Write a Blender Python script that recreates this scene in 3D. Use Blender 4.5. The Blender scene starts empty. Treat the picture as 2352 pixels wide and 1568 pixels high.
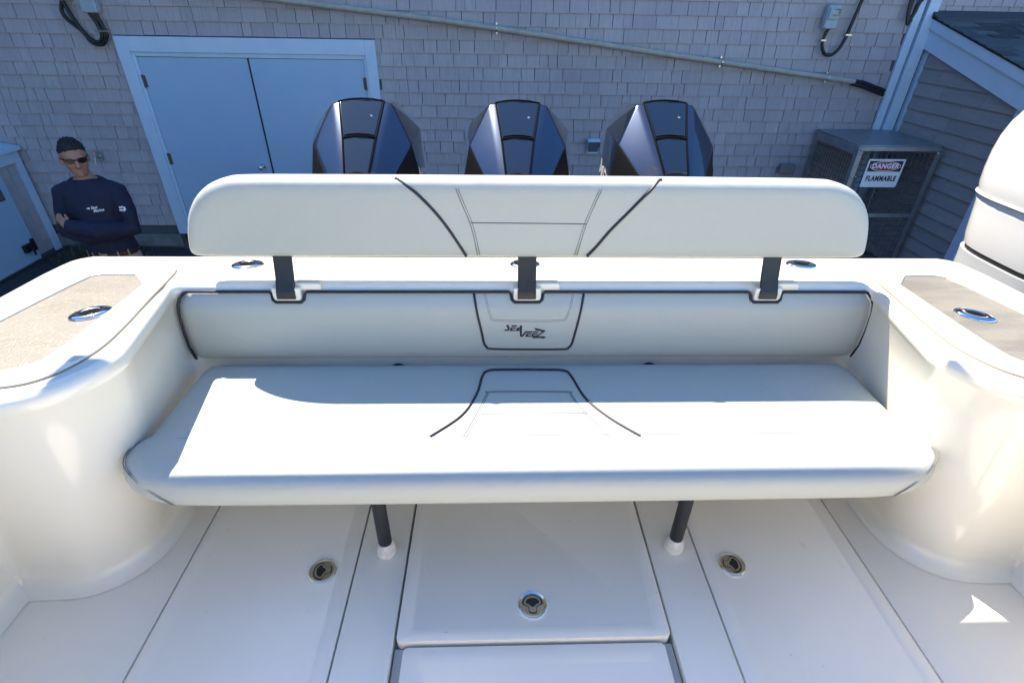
import bpy, bmesh, math, random
from mathutils import Vector, Matrix, Euler
from mathutils.bvhtree import BVHTree
random.seed(7)
S = bpy.context.scene
COL = S.collection
rad = math.radians

# ------------------------------------------------------------------ camera, sky, sun, exposure
F, CX, CY = 1197.0, 1176.0, 784.0            # focal length and centre for a picture 2352 x 1568
TH, RHO, PSI = rad(32.5), .018, rad(2.2)     # pitch down, roll, yaw
CAM = Vector((0, 0, 1.65))
fw = Vector((math.sin(PSI)*math.cos(TH), math.cos(PSI)*math.cos(TH), -math.sin(TH)))
rt0 = Vector((math.cos(PSI), -math.sin(PSI), 0)); up0 = rt0.cross(fw)
rt = math.cos(RHO)*rt0 + math.sin(RHO)*up0
up = math.cos(RHO)*up0 - math.sin(RHO)*rt0
cd = bpy.data.cameras.new('camera'); cam = bpy.data.objects.new('camera', cd); COL.objects.link(cam)
cam.matrix_world = Matrix(((rt.x, up.x, -fw.x, CAM.x), (rt.y, up.y, -fw.y, CAM.y), (rt.z, up.z, -fw.z, CAM.z), (0, 0, 0, 1)))
cd.sensor_width = 36; cd.lens = F/2352*36; cd.clip_start = .05; cd.clip_end = 500
S.camera = cam

SUN = Vector((.42, -.44, -1)).normalized()   # direction in which the sunlight travels
W = bpy.data.worlds.new('World'); S.world = W; W.use_nodes = True
nt = W.node_tree; bg = nt.nodes['Background']
sky = nt.nodes.new('ShaderNodeTexSky'); sky.sky_type = 'NISHITA'; sky.sun_disc = False
sky.sun_elevation = math.asin(-SUN.z); sky.sun_rotation = math.atan2(-SUN.x, -SUN.y)
sky.air_density = 1.0; sky.dust_density = .3; sky.ozone_density = 3.0
hs = nt.nodes.new('ShaderNodeHueSaturation'); hs.inputs['Saturation'].default_value = 1.25; hs.inputs['Hue'].default_value = .501
nt.links.new(sky.outputs[0], hs.inputs['Color']); nt.links.new(hs.outputs[0], bg.inputs[0]); bg.inputs[1].default_value = .14
sd = bpy.data.lights.new('sun', 'SUN'); sd.energy = 5.0; sd.angle = rad(.5); sd.color = (1, .90, .76)
sun = bpy.data.objects.new('sun', sd); COL.objects.link(sun)
sun.rotation_euler = SUN.to_track_quat('-Z', 'Y').to_euler(); sun.location = (-4, 5, 12)
S.view_settings.view_transform = 'Standard'; S.view_settings.look = 'None'
S.view_settings.exposure = 1.33; S.view_settings.gamma = 1; S.view_settings.use_curve_mapping = False

# ------------------------------------------------------------------ helpers
def ray(x, y): return rt*((x-CX)/F) - up*((y-CY)/F) + fw
def at(x, y, X=None, Y=None, Z=None):        # where the sight line through a picture point meets a real plane
    d = ray(x, y)
    t = (Z-CAM.z)/d.z if Z is not None else (Y-CAM.y)/d.y if Y is not None else (X-CAM.x)/d.x
    return CAM + d*t
def proj(p):
    v = Vector(p)-CAM; z = v.dot(fw)
    return CX+F*v.dot(rt)/z, CY-F*v.dot(up)/z, z

def mat(name, col, rough=.5, metal=0, coat=0, spec=.5, bump=None, var=None, noise_scale=8, emit=None, trans=0):
    m = bpy.data.materials.new(name); m.use_nodes = True
    n = m.node_tree.nodes; l = m.node_tree.links; b = n['Principled BSDF']
    b.inputs['Base Color'].default_value = (*col, 1); b.inputs['Roughness'].default_value = rough
    b.inputs['Metallic'].default_value = metal; b.inputs['Coat Weight'].default_value = coat
    b.inputs['Coat Roughness'].default_value = .04; b.inputs['Specular IOR Level'].default_value = spec
    tc = n.new('ShaderNodeTexCoord')
    if var:                                   # colour varies by noise towards var
        t = n.new('ShaderNodeTexNoise'); t.inputs['Scale'].default_value = noise_scale; t.inputs['Detail'].default_value = 5
        r = n.new('ShaderNodeValToRGB'); r.color_ramp.elements[0].position = .35; r.color_ramp.elements[1].position = .7
        r.color_ramp.elements[0].color = (*col, 1); r.color_ramp.elements[1].color = (*var, 1)
        l.new(tc.outputs['Object'], t.inputs['Vector']); l.new(t.outputs['Fac'], r.inputs['Fac']); l.new(r.outputs['Color'], b.inputs['Base Color'])
    if bump:                                  # (scale, strength, distance)
        t = n.new('ShaderNodeTexNoise'); t.inputs['Scale'].default_value = bump[0]; t.inputs['Detail'].default_value = 3
        bp = n.new('ShaderNodeBump'); bp.inputs['Strength'].default_value = bump[1]; bp.inputs['Distance'].default_value = bump[2]
        l.new(tc.outputs['Object'], t.inputs['Vector']); l.new(t.outputs['Fac'], bp.inputs['Height']); l.new(bp.outputs['Normal'], b.inputs['Normal'])
    return m

def mesh(name, V, Fc, m, parent=None, smooth=35, fm=None, loc=None):
    me = bpy.data.meshes.new(name); me.from_pydata([tuple(v) for v in V], [], [tuple(f) for f in Fc])
    ms = m if isinstance(m, (list, tuple)) else [m]
    for k in ms: me.materials.append(k)
    if fm: me.polygons.foreach_set('material_index', fm)
    bm = bmesh.new(); bm.from_mesh(me); bmesh.ops.recalc_face_normals(bm, faces=bm.faces); bm.to_mesh(me); bm.free()
    if smooth:
        me.polygons.foreach_set('use_smooth', [True]*len(me.polygons)); me.set_sharp_from_angle(angle=rad(smooth))
    me.update()
    o = bpy.data.objects.new(name, me); COL.objects.link(o)
    if parent: o.parent = parent
    if loc is not None: o.location = loc
    return o
def thing(name, label, cat, loc=(0, 0, 0), rz=0, group=None):
    o = bpy.data.objects.new(name, None); COL.objects.link(o); o.location = loc; o.rotation_euler = (0, 0, rz); o.empty_display_size = .1
    return tag(o, label, cat, group)
def tag(o, label, cat=None, group=None):
    o['label'] = label
    if cat: o['category'] = cat
    if group: o['group'] = group
    return o
def structure(o, kind='structure'): o['kind'] = kind; return o
def bevel(o, w, seg=2, ang=35):
    md = o.modifiers.new('bevel', 'BEVEL'); md.width = w; md.segments = seg; md.limit_method = 'ANGLE'; md.angle_limit = rad(ang); md.harden_normals = False
    return o

class MB:                                     # collects shapes into one mesh
    def __init__(s): s.V = []; s.F = []; s.M = []
    def add(s, V, Fc, mi=0):
        k = len(s.V); s.V += [tuple(v) for v in V]; s.F += [tuple(i+k for i in f) for f in Fc]; s.M += [mi]*len(Fc); return s
    def box(s, lo, hi, mi=0):
        x0, y0, z0 = lo; x1, y1, z1 = hi
        return s.add([(x0,y0,z0),(x1,y0,z0),(x1,y1,z0),(x0,y1,z0),(x0,y0,z1),(x1,y0,z1),(x1,y1,z1),(x0,y1,z1)],
                     [(0,3,2,1),(4,5,6,7),(0,1,5,4),(1,2,6,5),(2,3,7,6),(3,0,4,7)], mi)
    def loft(s, rings, cap=True, mi=0, closed=True):
        n = len(rings[0]); V = [p for r in rings for p in r]; Fc = []
        for i in range(len(rings)-1):
            for j in range(n if closed else n-1):
                a = i*n+j; b = i*n+(j+1) % n; Fc.append((a, b, b+n, a+n))
        if cap: Fc.append(tuple(range(n))[::-1]); Fc.append(tuple((len(rings)-1)*n+j for j in range(n)))
        return s.add(V, Fc, mi)
    def tube(s, pts, r, n=8, closed=False, mi=0, cap=True):
        P = [Vector(p) for p in pts]; N = len(P); rr = r if isinstance(r, (list, tuple)) else [r]*N
        rings = []; u = None
        for i in range(N):
            a = P[i-1] if (i > 0 or closed) else P[i]; b = P[(i+1) % N] if (i < N-1 or closed) else P[i]
            t = (b-a).normalized()
            if u is None:
                u = t.cross(Vector((0, 0, 1)))
                if u.length < .1: u = t.cross(Vector((1, 0, 0)))
            u = (u-t*u.dot(t)).normalized(); v = t.cross(u)
            rings.append([P[i]+(u*math.cos(2*math.pi*k/n)+v*math.sin(2*math.pi*k/n))*rr[i] for k in range(n)])
        if closed: rings.append(rings[0]); cap = False
        return s.loft(rings, cap, mi)
    def lathe(s, prof, c, n=24, sx=1, sy=1, mi=0):     # prof (r, z) about a vertical axis through c
        rings = [[(c[0]+r*sx*math.cos(2*math.pi*k/n), c[1]+r*sy*math.sin(2*math.pi*k/n), c[2]+z) for k in range(n)] for r, z in prof]
        return s.loft(rings, True, mi)
    def ball(s, c, r, n=16, m=10, mi=0):
        rx, ry, rz = r if isinstance(r, (list, tuple)) else (r, r, r); rings = []
        for i in range(1, m):
            a = math.pi*i/m
            rings.append([(c[0]+rx*math.sin(a)*math.cos(2*math.pi*k/n), c[1]+ry*math.sin(a)*math.sin(2*math.pi*k/n), c[2]-rz*math.cos(a)) for k in range(n)])
        return s.loft(rings, True, mi)
    def build(s, name, m, parent=None, smooth=35, loc=None): return mesh(name, s.V, s.F, m, parent, smooth, s.M, loc)

def box(name, lo, hi, m, parent=None, bev=0, seg=2):
    o = MB().box(lo, hi).build(name, m, parent, 35 if bev else 0)
    if bev: bevel(o, bev, seg)
    return o
def spline(pts, n=8):                         # smooth line through points
    P = [Vector(p) for p in pts]; out = []
    for i in range(len(P)-1):
        p0 = P[max(i-1, 0)]; p1 = P[i]; p2 = P[i+1]; p3 = P[min(i+2, len(P)-1)]
        for k in range(n):
            t = k/n; out.append(.5*((2*p1)+(p2-p0)*t+(2*p0-5*p1+4*p2-p3)*t*t+(3*p1-p0-3*p2+p3)*t**3))
    out.append(P[-1]); return out
def arc(cx, cy, r, a0, a1, n): return [(cx+r*math.cos(rad(a0+(a1-a0)*k/n)), cy+r*math.sin(rad(a0+(a1-a0)*k/n))) for k in range(n+1)]
def lin(p, q, n, last=False): return [tuple(p[j]+(q[j]-p[j])*k/n for j in range(len(p))) for k in range(n+(1 if last else 0))]
def offset(loop, d):                          # inset of a plan outline, measured from its bounding box
    xs = [p[0] for p in loop]; ys = [p[1] for p in loop]
    cx, cy = (min(xs)+max(xs))/2, (min(ys)+max(ys))/2; hx, hy = (max(xs)-min(xs))/2, (max(ys)-min(ys))/2
    return [(cx+(x-cx)*(1-d/hx), cy+(y-cy)*(1-d/hy)) for x, y in loop]
def ccw(loop):
    a = sum(loop[i-1][0]*loop[i][1]-loop[i][0]*loop[i-1][1] for i in range(len(loop)))
    return loop if a > 0 else loop[::-1]
def rrect(x0, x1, y0, y1, r, n=6):            # r = one radius or (bottom left, bottom right, top right, top left)
    r = r if isinstance(r, (tuple, list)) else (r,)*4
    return (arc(x0+r[0], y0+r[0], r[0], 180, 270, n)+arc(x1-r[1], y0+r[1], r[1], 270, 360, n)
            + arc(x1-r[2], y1-r[2], r[2], 0, 90, n)+arc(x0+r[3], y1-r[3], r[3], 90, 180, n))
def plate(loop, z0, z1, bev=.004, dish=None): # flat slab from a plan outline with rounded upper edge; dish = (inset, depth)
    L = ccw(loop); R = [[(x, y, z0) for x, y in L], [(x, y, z1-bev) for x, y in L],
         [(x, y, z1-bev*.3) for x, y in offset(L, bev*.3)], [(x, y, z1) for x, y in offset(L, bev)]]
    if dish:
        R.append([(x, y, z1) for x, y in offset(L, dish[0])]); R.append([(x, y, z1-dish[1]) for x, y in offset(L, dish[0]+dish[1]*2)])
    return MB().loft(R)
def text_mesh(body, size, bold=0, shear=0, extrude=0, sx=1, space=1, align='CENTER'):
    c = bpy.data.curves.new('lettering', 'FONT'); c.body = body; c.size = size; c.offset = bold; c.shear = shear; c.extrude = extrude
    c.space_character = space; c.align_x = align; c.align_y = 'CENTER'; c.resolution_u = 3
    o = bpy.data.objects.new('lettering', c); COL.objects.link(o); bpy.context.view_layer.update()
    me = bpy.data.meshes.new_from_object(o.evaluated_get(bpy.context.evaluated_depsgraph_get()))
    bpy.data.objects.remove(o); bpy.data.curves.remove(c)
    V = [(v.co.x*sx, v.co.y, v.co.z) for v in me.vertices]; Fc = [tuple(p.vertices) for p in me.polygons]; bpy.data.meshes.remove(me)
    return V, Fc
def remesh(V, Fc, voxel, it=4, fac=.5):       # union of closed shapes as one continuous skin
    me = bpy.data.meshes.new('tmp'); me.from_pydata([tuple(v) for v in V], [], [tuple(f) for f in Fc])
    bm = bmesh.new(); bm.from_mesh(me); bmesh.ops.recalc_face_normals(bm, faces=bm.faces); bm.to_mesh(me); bm.free()
    o = bpy.data.objects.new('tmp', me); COL.objects.link(o)
    md = o.modifiers.new('r', 'REMESH'); md.mode = 'VOXEL'; md.voxel_size = voxel
    sm = o.modifiers.new('s', 'SMOOTH'); sm.iterations = it; sm.factor = fac
    bpy.context.view_layer.update()
    r = bpy.data.meshes.new_from_object(o.evaluated_get(bpy.context.evaluated_depsgraph_get()))
    VV = [tuple(v.co) for v in r.vertices]; FF = [tuple(p.vertices) for p in r.polygons]
    bpy.data.objects.remove(o); bpy.data.meshes.remove(r); return VV, FF
def copy_tree(o, parent=None):
    c = o.copy(); COL.objects.link(c)
    if parent: c.parent = parent
    for ch in list(o.children): copy_tree(ch, c)
    return c

# ------------------------------------------------------------------ materials
GEL = mat('white gelcoat', (.80, .765, .675), .22, coat=.6, bump=(3, .02, .02))
SOLE = mat('nonskid gelcoat', (.84, .785, .69), .38, coat=.15, var=(.80, .745, .655), noise_scale=2.2)
VINYL = mat('white vinyl', (.435, .455, .425), .48, bump=(420, .10, .002))
def pucker(m):
    n = m.node_tree.nodes; l = m.node_tree.links; b = n['Principled BSDF']; tc = n.new('ShaderNodeTexCoord'); old = b.inputs['Normal'].links[0].from_node
    t = n.new('ShaderNodeTexNoise'); t.inputs['Scale'].default_value = 7; t.inputs['Detail'].default_value = 3; t.inputs['Distortion'].default_value = .6; l.new(tc.outputs['Object'], t.inputs['Vector'])
    bp = n.new('ShaderNodeBump'); bp.inputs['Strength'].default_value = .35; bp.inputs['Distance'].default_value = .012; l.new(t.outputs['Fac'], bp.inputs['Height']); l.new(bp.outputs['Normal'], old.inputs['Normal'])
pucker(VINYL)
PIPE = mat('dark navy piping', (.012, .012, .025), .45)
STITCH = mat('grey stitch line', (.20, .205, .205), .8)
CAULK = mat('grey caulk', (.12, .115, .11), .7)
STEEL = mat('polished stainless', (.74, .74, .74), .09, metal=1)
BRUSH = mat('satin stainless', (.58, .56, .51), .28, metal=1)
DARK = mat('black cavity', (.012, .012, .014), .6)
JOINT = mat('black panel joint and hole shade', (.006, .006, .007), .95, spec=.1)
BLACKM = mat('black powder coat', (.016, .016, .02), .42)
RUBBER = mat('white rubber', (.72, .71, .69), .6, var=(.5, .49, .47), noise_scale=30)
PAD = mat('tan wet nonskid', (.25, .215, .165), .2, coat=.4, var=(.30, .265, .21), noise_scale=9)
COWL = mat('glossy black cowl', (.008, .012, .022), .10, coat=1)
COWLS = mat('dark metallic cowl', (.045, .06, .098), .26, metal=.85, coat=.9)
COWLM = mat('matt black cowl', (.005, .005, .007), .55, spec=.15)
GLINT = mat('silver lettering', (.55, .56, .58), .35, metal=.4)
WPAINT = mat('white engine paint', (.82, .82, .80), .2, coat=.6)
GREYP = mat('grey engine paint', (.50, .52, .53), .3)
TRIM = mat('white trim with blue shade tint', (.55, .67, .79), .5, var=(.50, .62, .74), noise_scale=5)  # white paint with the blue cast of shade put into the colour
DOORP = mat('white door with blue shade tint', (.38, .53, .68), .42, var=(.34, .49, .64), noise_scale=1.3)  # white door, its base colour tinted blue for the shade it stands in
RUST = mat('rusty hinge', (.16, .11, .10), .7, var=(.09, .06, .05), noise_scale=60)
GALV = mat('galvanised steel', (.33, .35, .37), .42, metal=.6, var=(.24, .26, .28), noise_scale=12)
PVC = mat('grey conduit', (.42, .38, .32), .55, var=(.34, .31, .26), noise_scale=14)
CABLE = mat('black cable', (.012, .012, .013), .5)
BOXP = mat('pale box plastic', (.36, .43, .46), .5, var=(.30, .37, .40), noise_scale=20)
ASPH = mat('dark asphalt', (.035, .035, .036), .9, var=(.055, .052, .05), noise_scale=14, bump=(160, .5, .006))
CONC = mat('concrete', (.22, .22, .21), .85, var=(.15, .15, .145), noise_scale=6)
WOODT = mat('weathered sill board', (.20, .20, .195), .8, var=(.13, .135, .12), noise_scale=9)
BACK = mat('wall sheathing', (.10, .10, .105), .9)
MESHW = mat('galvanised wire', (.13, .13, .135), .5, metal=.5)

def shingle_mat(name, c0, c1, scale, rough=.85):
    m = bpy.data.materials.new(name); m.use_nodes = True; n = m.node_tree.nodes; l = m.node_tree.links; b = n['Principled BSDF']
    b.inputs['Roughness'].default_value = rough
    oi = n.new('ShaderNodeObjectInfo'); g = n.new('ShaderNodeNewGeometry'); tc = n.new('ShaderNodeTexCoord')
    a = n.new('ShaderNodeMath'); a.operation = 'ADD'; f = n.new('ShaderNodeMath'); f.operation = 'FRACT'
    l.new(oi.outputs['Random'], a.inputs[0]); l.new(g.outputs['Random Per Island'], a.inputs[1]); l.new(a.outputs[0], f.inputs[0])
    r = n.new('ShaderNodeValToRGB'); r.color_ramp.elements[0].color = (*c0, 1); r.color_ramp.elements[1].color = (*c1, 1)
    l.new(f.outputs[0], r.inputs['Fac'])
    mp = n.new('ShaderNodeMapping'); mp.inputs['Scale'].default_value = scale; l.new(g.outputs['Position'], mp.inputs['Vector'])
    t = n.new('ShaderNodeTexNoise'); t.inputs['Scale'].default_value = 1; t.inputs['Detail'].default_value = 4; l.new(mp.outputs[0], t.inputs['Vector'])
    t2 = n.new('ShaderNodeTexNoise'); t2.inputs['Scale'].default_value = 1.1; t2.inputs['Detail'].default_value = 3; l.new(g.outputs['Position'], t2.inputs['Vector'])
    s = n.new('ShaderNodeMath'); s.operation = 'MULTIPLY'; l.new(t.outputs['Fac'], s.inputs[0]); l.new(t2.outputs['Fac'], s.inputs[1])
    mr = n.new('ShaderNodeMapRange'); mr.inputs[1].default_value = .1; mr.inputs[2].default_value = .42; mr.inputs[3].default_value = .86; mr.inputs[4].default_value = 1.1
    l.new(s.outputs[0], mr.inputs[0])
    mx = n.new('ShaderNodeMix'); mx.data_type = 'RGBA'; mx.blend_type = 'MULTIPLY'; mx.inputs['Factor'].default_value = 1
    l.new(r.outputs['Color'], mx.inputs['A']); l.new(mr.outputs[0], mx.inputs['B']); l.new(mx.outputs['Result'], b.inputs['Base Color'])
    bp = n.new('ShaderNodeBump'); bp.inputs['Strength'].default_value = .15; bp.inputs['Distance'].default_value = .003
    l.new(t.outputs['Fac'], bp.inputs['Height']); l.new(bp.outputs['Normal'], b.inputs['Normal'])
    return m
SHING = shingle_mat('weathered cedar shingle', (.395, .352, .362), (.445, .40, .405), (70, 70, 5))
PLANK = shingle_mat('grey clapboard', (.285, .265, .265), (.34, .315, .31), (60, 7, 60))
ROOFS = shingle_mat('asphalt roof shingle', (.035, .042, .05), (.10, .115, .125), (40, 40, 40))

# fine woven nonskid on the cockpit sole
def nonskid(m, scale, dist):
    n = m.node_tree.nodes; l = m.node_tree.links; b = n['Principled BSDF']; tc = n.new('ShaderNodeTexCoord')
    w1 = n.new('ShaderNodeTexWave'); w1.bands_direction = 'X'; w1.inputs['Scale'].default_value = scale
    w2 = n.new('ShaderNodeTexWave'); w2.bands_direction = 'Y'; w2.inputs['Scale'].default_value = scale
    l.new(tc.outputs['Object'], w1.inputs['Vector']); l.new(tc.outputs['Object'], w2.inputs['Vector'])
    mu = n.new('ShaderNodeMath'); mu.operation = 'MULTIPLY'; l.new(w1.outputs['Fac'], mu.inputs[0]); l.new(w2.outputs['Fac'], mu.inputs[1])
    bp = n.new('ShaderNodeBump'); bp.inputs['Strength'].default_value = .15; bp.inputs['Distance'].default_value = dist
    l.new(mu.outputs[0], bp.inputs['Height']); l.new(bp.outputs['Normal'], b.inputs['Normal'])
nonskid(SOLE, 42, .0012)
def scuffs(m):
    n = m.node_tree.nodes; l = m.node_tree.links; b = n['Principled BSDF']; src = b.inputs['Base Color'].links[0].from_socket
    g = n.new('ShaderNodeNewGeometry'); mp = n.new('ShaderNodeMapping'); mp.inputs['Scale'].default_value = (9, 4.5, 1); mp.inputs['Rotation'].default_value = (0, 0, .5); l.new(g.outputs['Position'], mp.inputs['Vector'])
    t = n.new('ShaderNodeTexNoise'); t.inputs['Scale'].default_value = 1; t.inputs['Detail'].default_value = 7; t.inputs['Roughness'].default_value = .7; l.new(mp.outputs[0], t.inputs['Vector'])
    t2 = n.new('ShaderNodeTexNoise'); t2.inputs['Scale'].default_value = 38; t2.inputs['Detail'].default_value = 2; l.new(g.outputs['Position'], t2.inputs['Vector'])
    r = n.new('ShaderNodeMapRange'); r.inputs[1].default_value = .64; r.inputs[2].default_value = .76; r.inputs[4].default_value = .30; l.new(t.outputs['Fac'], r.inputs[0])
    r2 = n.new('ShaderNodeMapRange'); r2.inputs[1].default_value = .75; r2.inputs[2].default_value = .80; r2.inputs[4].default_value = .35; l.new(t2.outputs['Fac'], r2.inputs[0])
    mxx = n.new('ShaderNodeMath'); mxx.operation = 'MAXIMUM'; l.new(r.outputs[0], mxx.inputs[0]); l.new(r2.outputs[0], mxx.inputs[1])
    mx = n.new('ShaderNodeMix'); mx.data_type = 'RGBA'; l.new(mxx.outputs[0], mx.inputs['Factor']); l.new(src, mx.inputs['A']); mx.inputs['B'].default_value = (.22, .20, .18, 1)
    l.new(mx.outputs['Result'], b.inputs['Base Color'])
scuffs(SOLE)
def wet(m):                                   # beads and long streaks of water on the pads
    n = m.node_tree.nodes; l = m.node_tree.links; b = n['Principled BSDF']; tc = n.new('ShaderNodeTexCoord')
    mp = n.new('ShaderNodeMapping'); mp.inputs['Scale'].default_value = (3.2, 13, 1); mp.inputs['Rotation'].default_value = (0, 0, .12); l.new(tc.outputs['Object'], mp.inputs['Vector'])
    v2 = n.new('ShaderNodeTexNoise'); v2.inputs['Scale'].default_value = 1; v2.inputs['Detail'].default_value = 3; l.new(mp.outputs[0], v2.inputs['Vector'])
    r = n.new('ShaderNodeValToRGB'); r.color_ramp.elements[0].position = .42; r.color_ramp.elements[1].position = .6
    r.color_ramp.elements[0].color = (.175, .160, .135, 1); r.color_ramp.elements[1].color = (.225, .205, .170, 1)
    l.new(v2.outputs['Fac'], r.inputs['Fac']); l.new(r.outputs['Color'], b.inputs['Base Color'])
    v = n.new('ShaderNodeTexNoise'); v.inputs['Scale'].default_value = 190; v.inputs['Detail'].default_value = 3; l.new(tc.outputs['Object'], v.inputs['Vector'])
    bp = n.new('ShaderNodeBump'); bp.inputs['Strength'].default_value = 1; bp.inputs['Distance'].default_value = .0017
    l.new(v.outputs['Fac'], bp.inputs['Height']); l.new(bp.outputs['Normal'], b.inputs['Normal']); l.new(bp.outputs['Normal'], b.inputs['Coat Normal'])
    rr_ = n.new('ShaderNodeMapRange'); rr_.inputs[1].default_value = .42; rr_.inputs[2].default_value = .6; rr_.inputs[3].default_value = .5; rr_.inputs[4].default_value = .30
    l.new(v2.outputs['Fac'], rr_.inputs[0]); l.new(rr_.outputs[0], b.inputs['Roughness']); b.inputs['Coat Roughness'].default_value = .1
wet(PAD)

# ------------------------------------------------------------------ setting
GZ = -.84
structure(mesh('ground', [(-200, -200, GZ), (200, -200, GZ), (200, 200, GZ), (-200, 200, GZ)], [(0, 1, 2, 3)], ASPH, smooth=0))

# ------------------------------------------------------------------ large shingled building
WY = 6.0                                      # face of its wall
bld = thing('shingled_building', 'large grey cedar shingled building wall with white double doors behind the boat', 'building', (0, WY+.02, GZ))
BL = Vector((0, WY+.02, GZ))
def bpart(mb, name, m, parent=bld, smooth=35, org=BL):
    mb.V = [tuple(Vector(v)-org) for v in mb.V]; return mb.build(name, m, parent, smooth)
DX0, DX1, DZ1 = -3.715, -1.185, 1.372         # outer edges of the door casing
WT = 7.0
w = MB()
w.box((-16, WY+.02, GZ), (DX0+.02, WY+.3, WT)); w.box((DX1-.02, WY+.02, GZ), (16, WY+.3, WT)); w.box((DX0+.02, WY+.02, DZ1-.02), (DX1-.02, WY+.3, WT))
w.box((-16, WY+.3, GZ), (16, WY+9, GZ+.2)); w.box((-16, WY+8.8, GZ), (16, WY+9, WT)); w.box((-16, WY+.3, GZ), (-15.8, WY+8.8, WT)); w.box((15.8, WY+.3, GZ), (16, WY+8.8, WT))
wall = bpart(w, 'wall', BACK, smooth=0)
rf = MB(); rf.add([(-16.3, WY-.05, WT-.05), (16.3, WY-.05, WT-.05), (16.3, WY+4.6, WT+.55), (-16.3, WY+4.6, WT+.55), (-16.3, WY+9.3, WT-.05), (16.3, WY+9.3, WT-.05),
                   (-16.3, WY-.05, WT-.2), (16.3, WY-.05, WT-.2), (16.3, WY+9.3, WT-.2), (-16.3, WY+9.3, WT-.2)],
                  [(0, 1, 2, 3), (3, 2, 5, 4), (6, 9, 8, 7), (0, 6, 7, 1), (5, 8, 9, 4), (1, 7, 8, 5, 2), (0, 3, 4, 9, 6)])
bpart(rf, 'roof', ROOFS, smooth=0)
CH = .1206; Z0 = .538
# unit shingles (width 1) shared by all
def shingle_verts(j):
    rr = random.Random(j); t = .016+rr.uniform(-.002, .003); a, b = rr.uniform(-.0014, .001), rr.uniform(-.0014, .001)
    return [(0, 0, CH+.02), (1, 0, CH+.02), (1, -.004, CH+.02), (0, -.004, CH+.02), (0, 0, a), (1, 0, b), (1, -t, b), (0, -t, a)]
SF = [(0, 1, 2, 3), (7, 6, 5, 4), (3, 2, 6, 7), (0, 4, 5, 1), (0, 3, 7, 4), (1, 5, 6, 2)]
smesh = []
for j in range(6):
    me = bpy.data.meshes.new('shingle'); me.from_pydata(shingle_verts(j), [], SF); me.materials.append(SHING); smesh.append(me)
slots = []
row = 0
for k in range(-10, 24):
    z = Z0+k*CH
    x = -7.2+random.uniform(0, .15)
    while x < 7.6:
        wd = random.choice((.09, .11, .13, .15, .17, .19, .21, .23))*random.uniform(.92, 1.08)
        x1 = x+wd
        segs = [(x, x1)]
        if z+CH*.5 < DZ1:                      # clear of the door casing
            if x1 > DX0 and x < DX1:
                segs = []
                if x < DX0-.03: segs.append((x, DX0))
                if x1 > DX1+.03: segs.append((DX1, x1))
        segs = [(a, min(b, 4.163)) for a, b in segs if a <= 4.14] if z < 1.55 else segs
        segs = [(a, min(b, 4.16)) if (z >= 1.55 and a < 4.16 < b) else (a, b) for a, b in segs]
        segs = [(a, b) for a, b in segs if not (a > 4.13 and b < 4.40) and z > GZ+.2]
        for a, b in segs:
            if b-a > .03: slots.append((a, z+random.uniform(-.0012, .0012), b-a-random.choice((.003, .005, .007)), random.randrange(6)))
        x = x1
def hidden(px, py):
    if py > 588 or px < 0 or px > 2352 or py < 0: return True
    if 427 < px < 2002 and py > 408: return True
    for a, b in ((715, 965), (1072, 1308), (1385, 1640)):
        if a < px < b and py > 235: return True
    return (130 < px < 300 and py > 400) or px > 2230 or (px > 1900 and py > 300)
score = []
for i, (x, z, wd, j) in enumerate(slots):
    px, py, d = proj((x+wd/2, WY, z+CH/2)); score.append((-1e9 if hidden(px, py) else wd/d, i))
score.sort(reverse=True); chosen = {i for s, i in score[:300] if s > 0}
rest = MB()
for i, (x, z, wd, j) in enumerate(slots):
    if i in chosen:
        o = bpy.data.objects.new('shingle', smesh[j]); COL.objects.link(o); o.parent = wall
        o.location = Vector((x, WY+.019, z))-BL; o.scale = (wd, 1, 1)
    else: rest.add([(x+v[0]*wd, WY+.019+v[1], z+v[2]) for v in shingle_verts(j)], SF)
structure(bpart(rest, 'shingle', SHING, wall, 0), 'stuff')
# sill board and footing below the courses
o = bpart(MB().box((-7.5, WY-.02, -.80), (DX0-.002, WY+.015, -.655)), 'sill_board', WOODT, smooth=0); bevel(o, .004, 1)
o = bpart(MB().box((DX1+.002, WY-.02, -.80), (4.1, WY+.015, -.655)), 'sill_board', WOODT, smooth=0); bevel(o, .004, 1)
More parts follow.
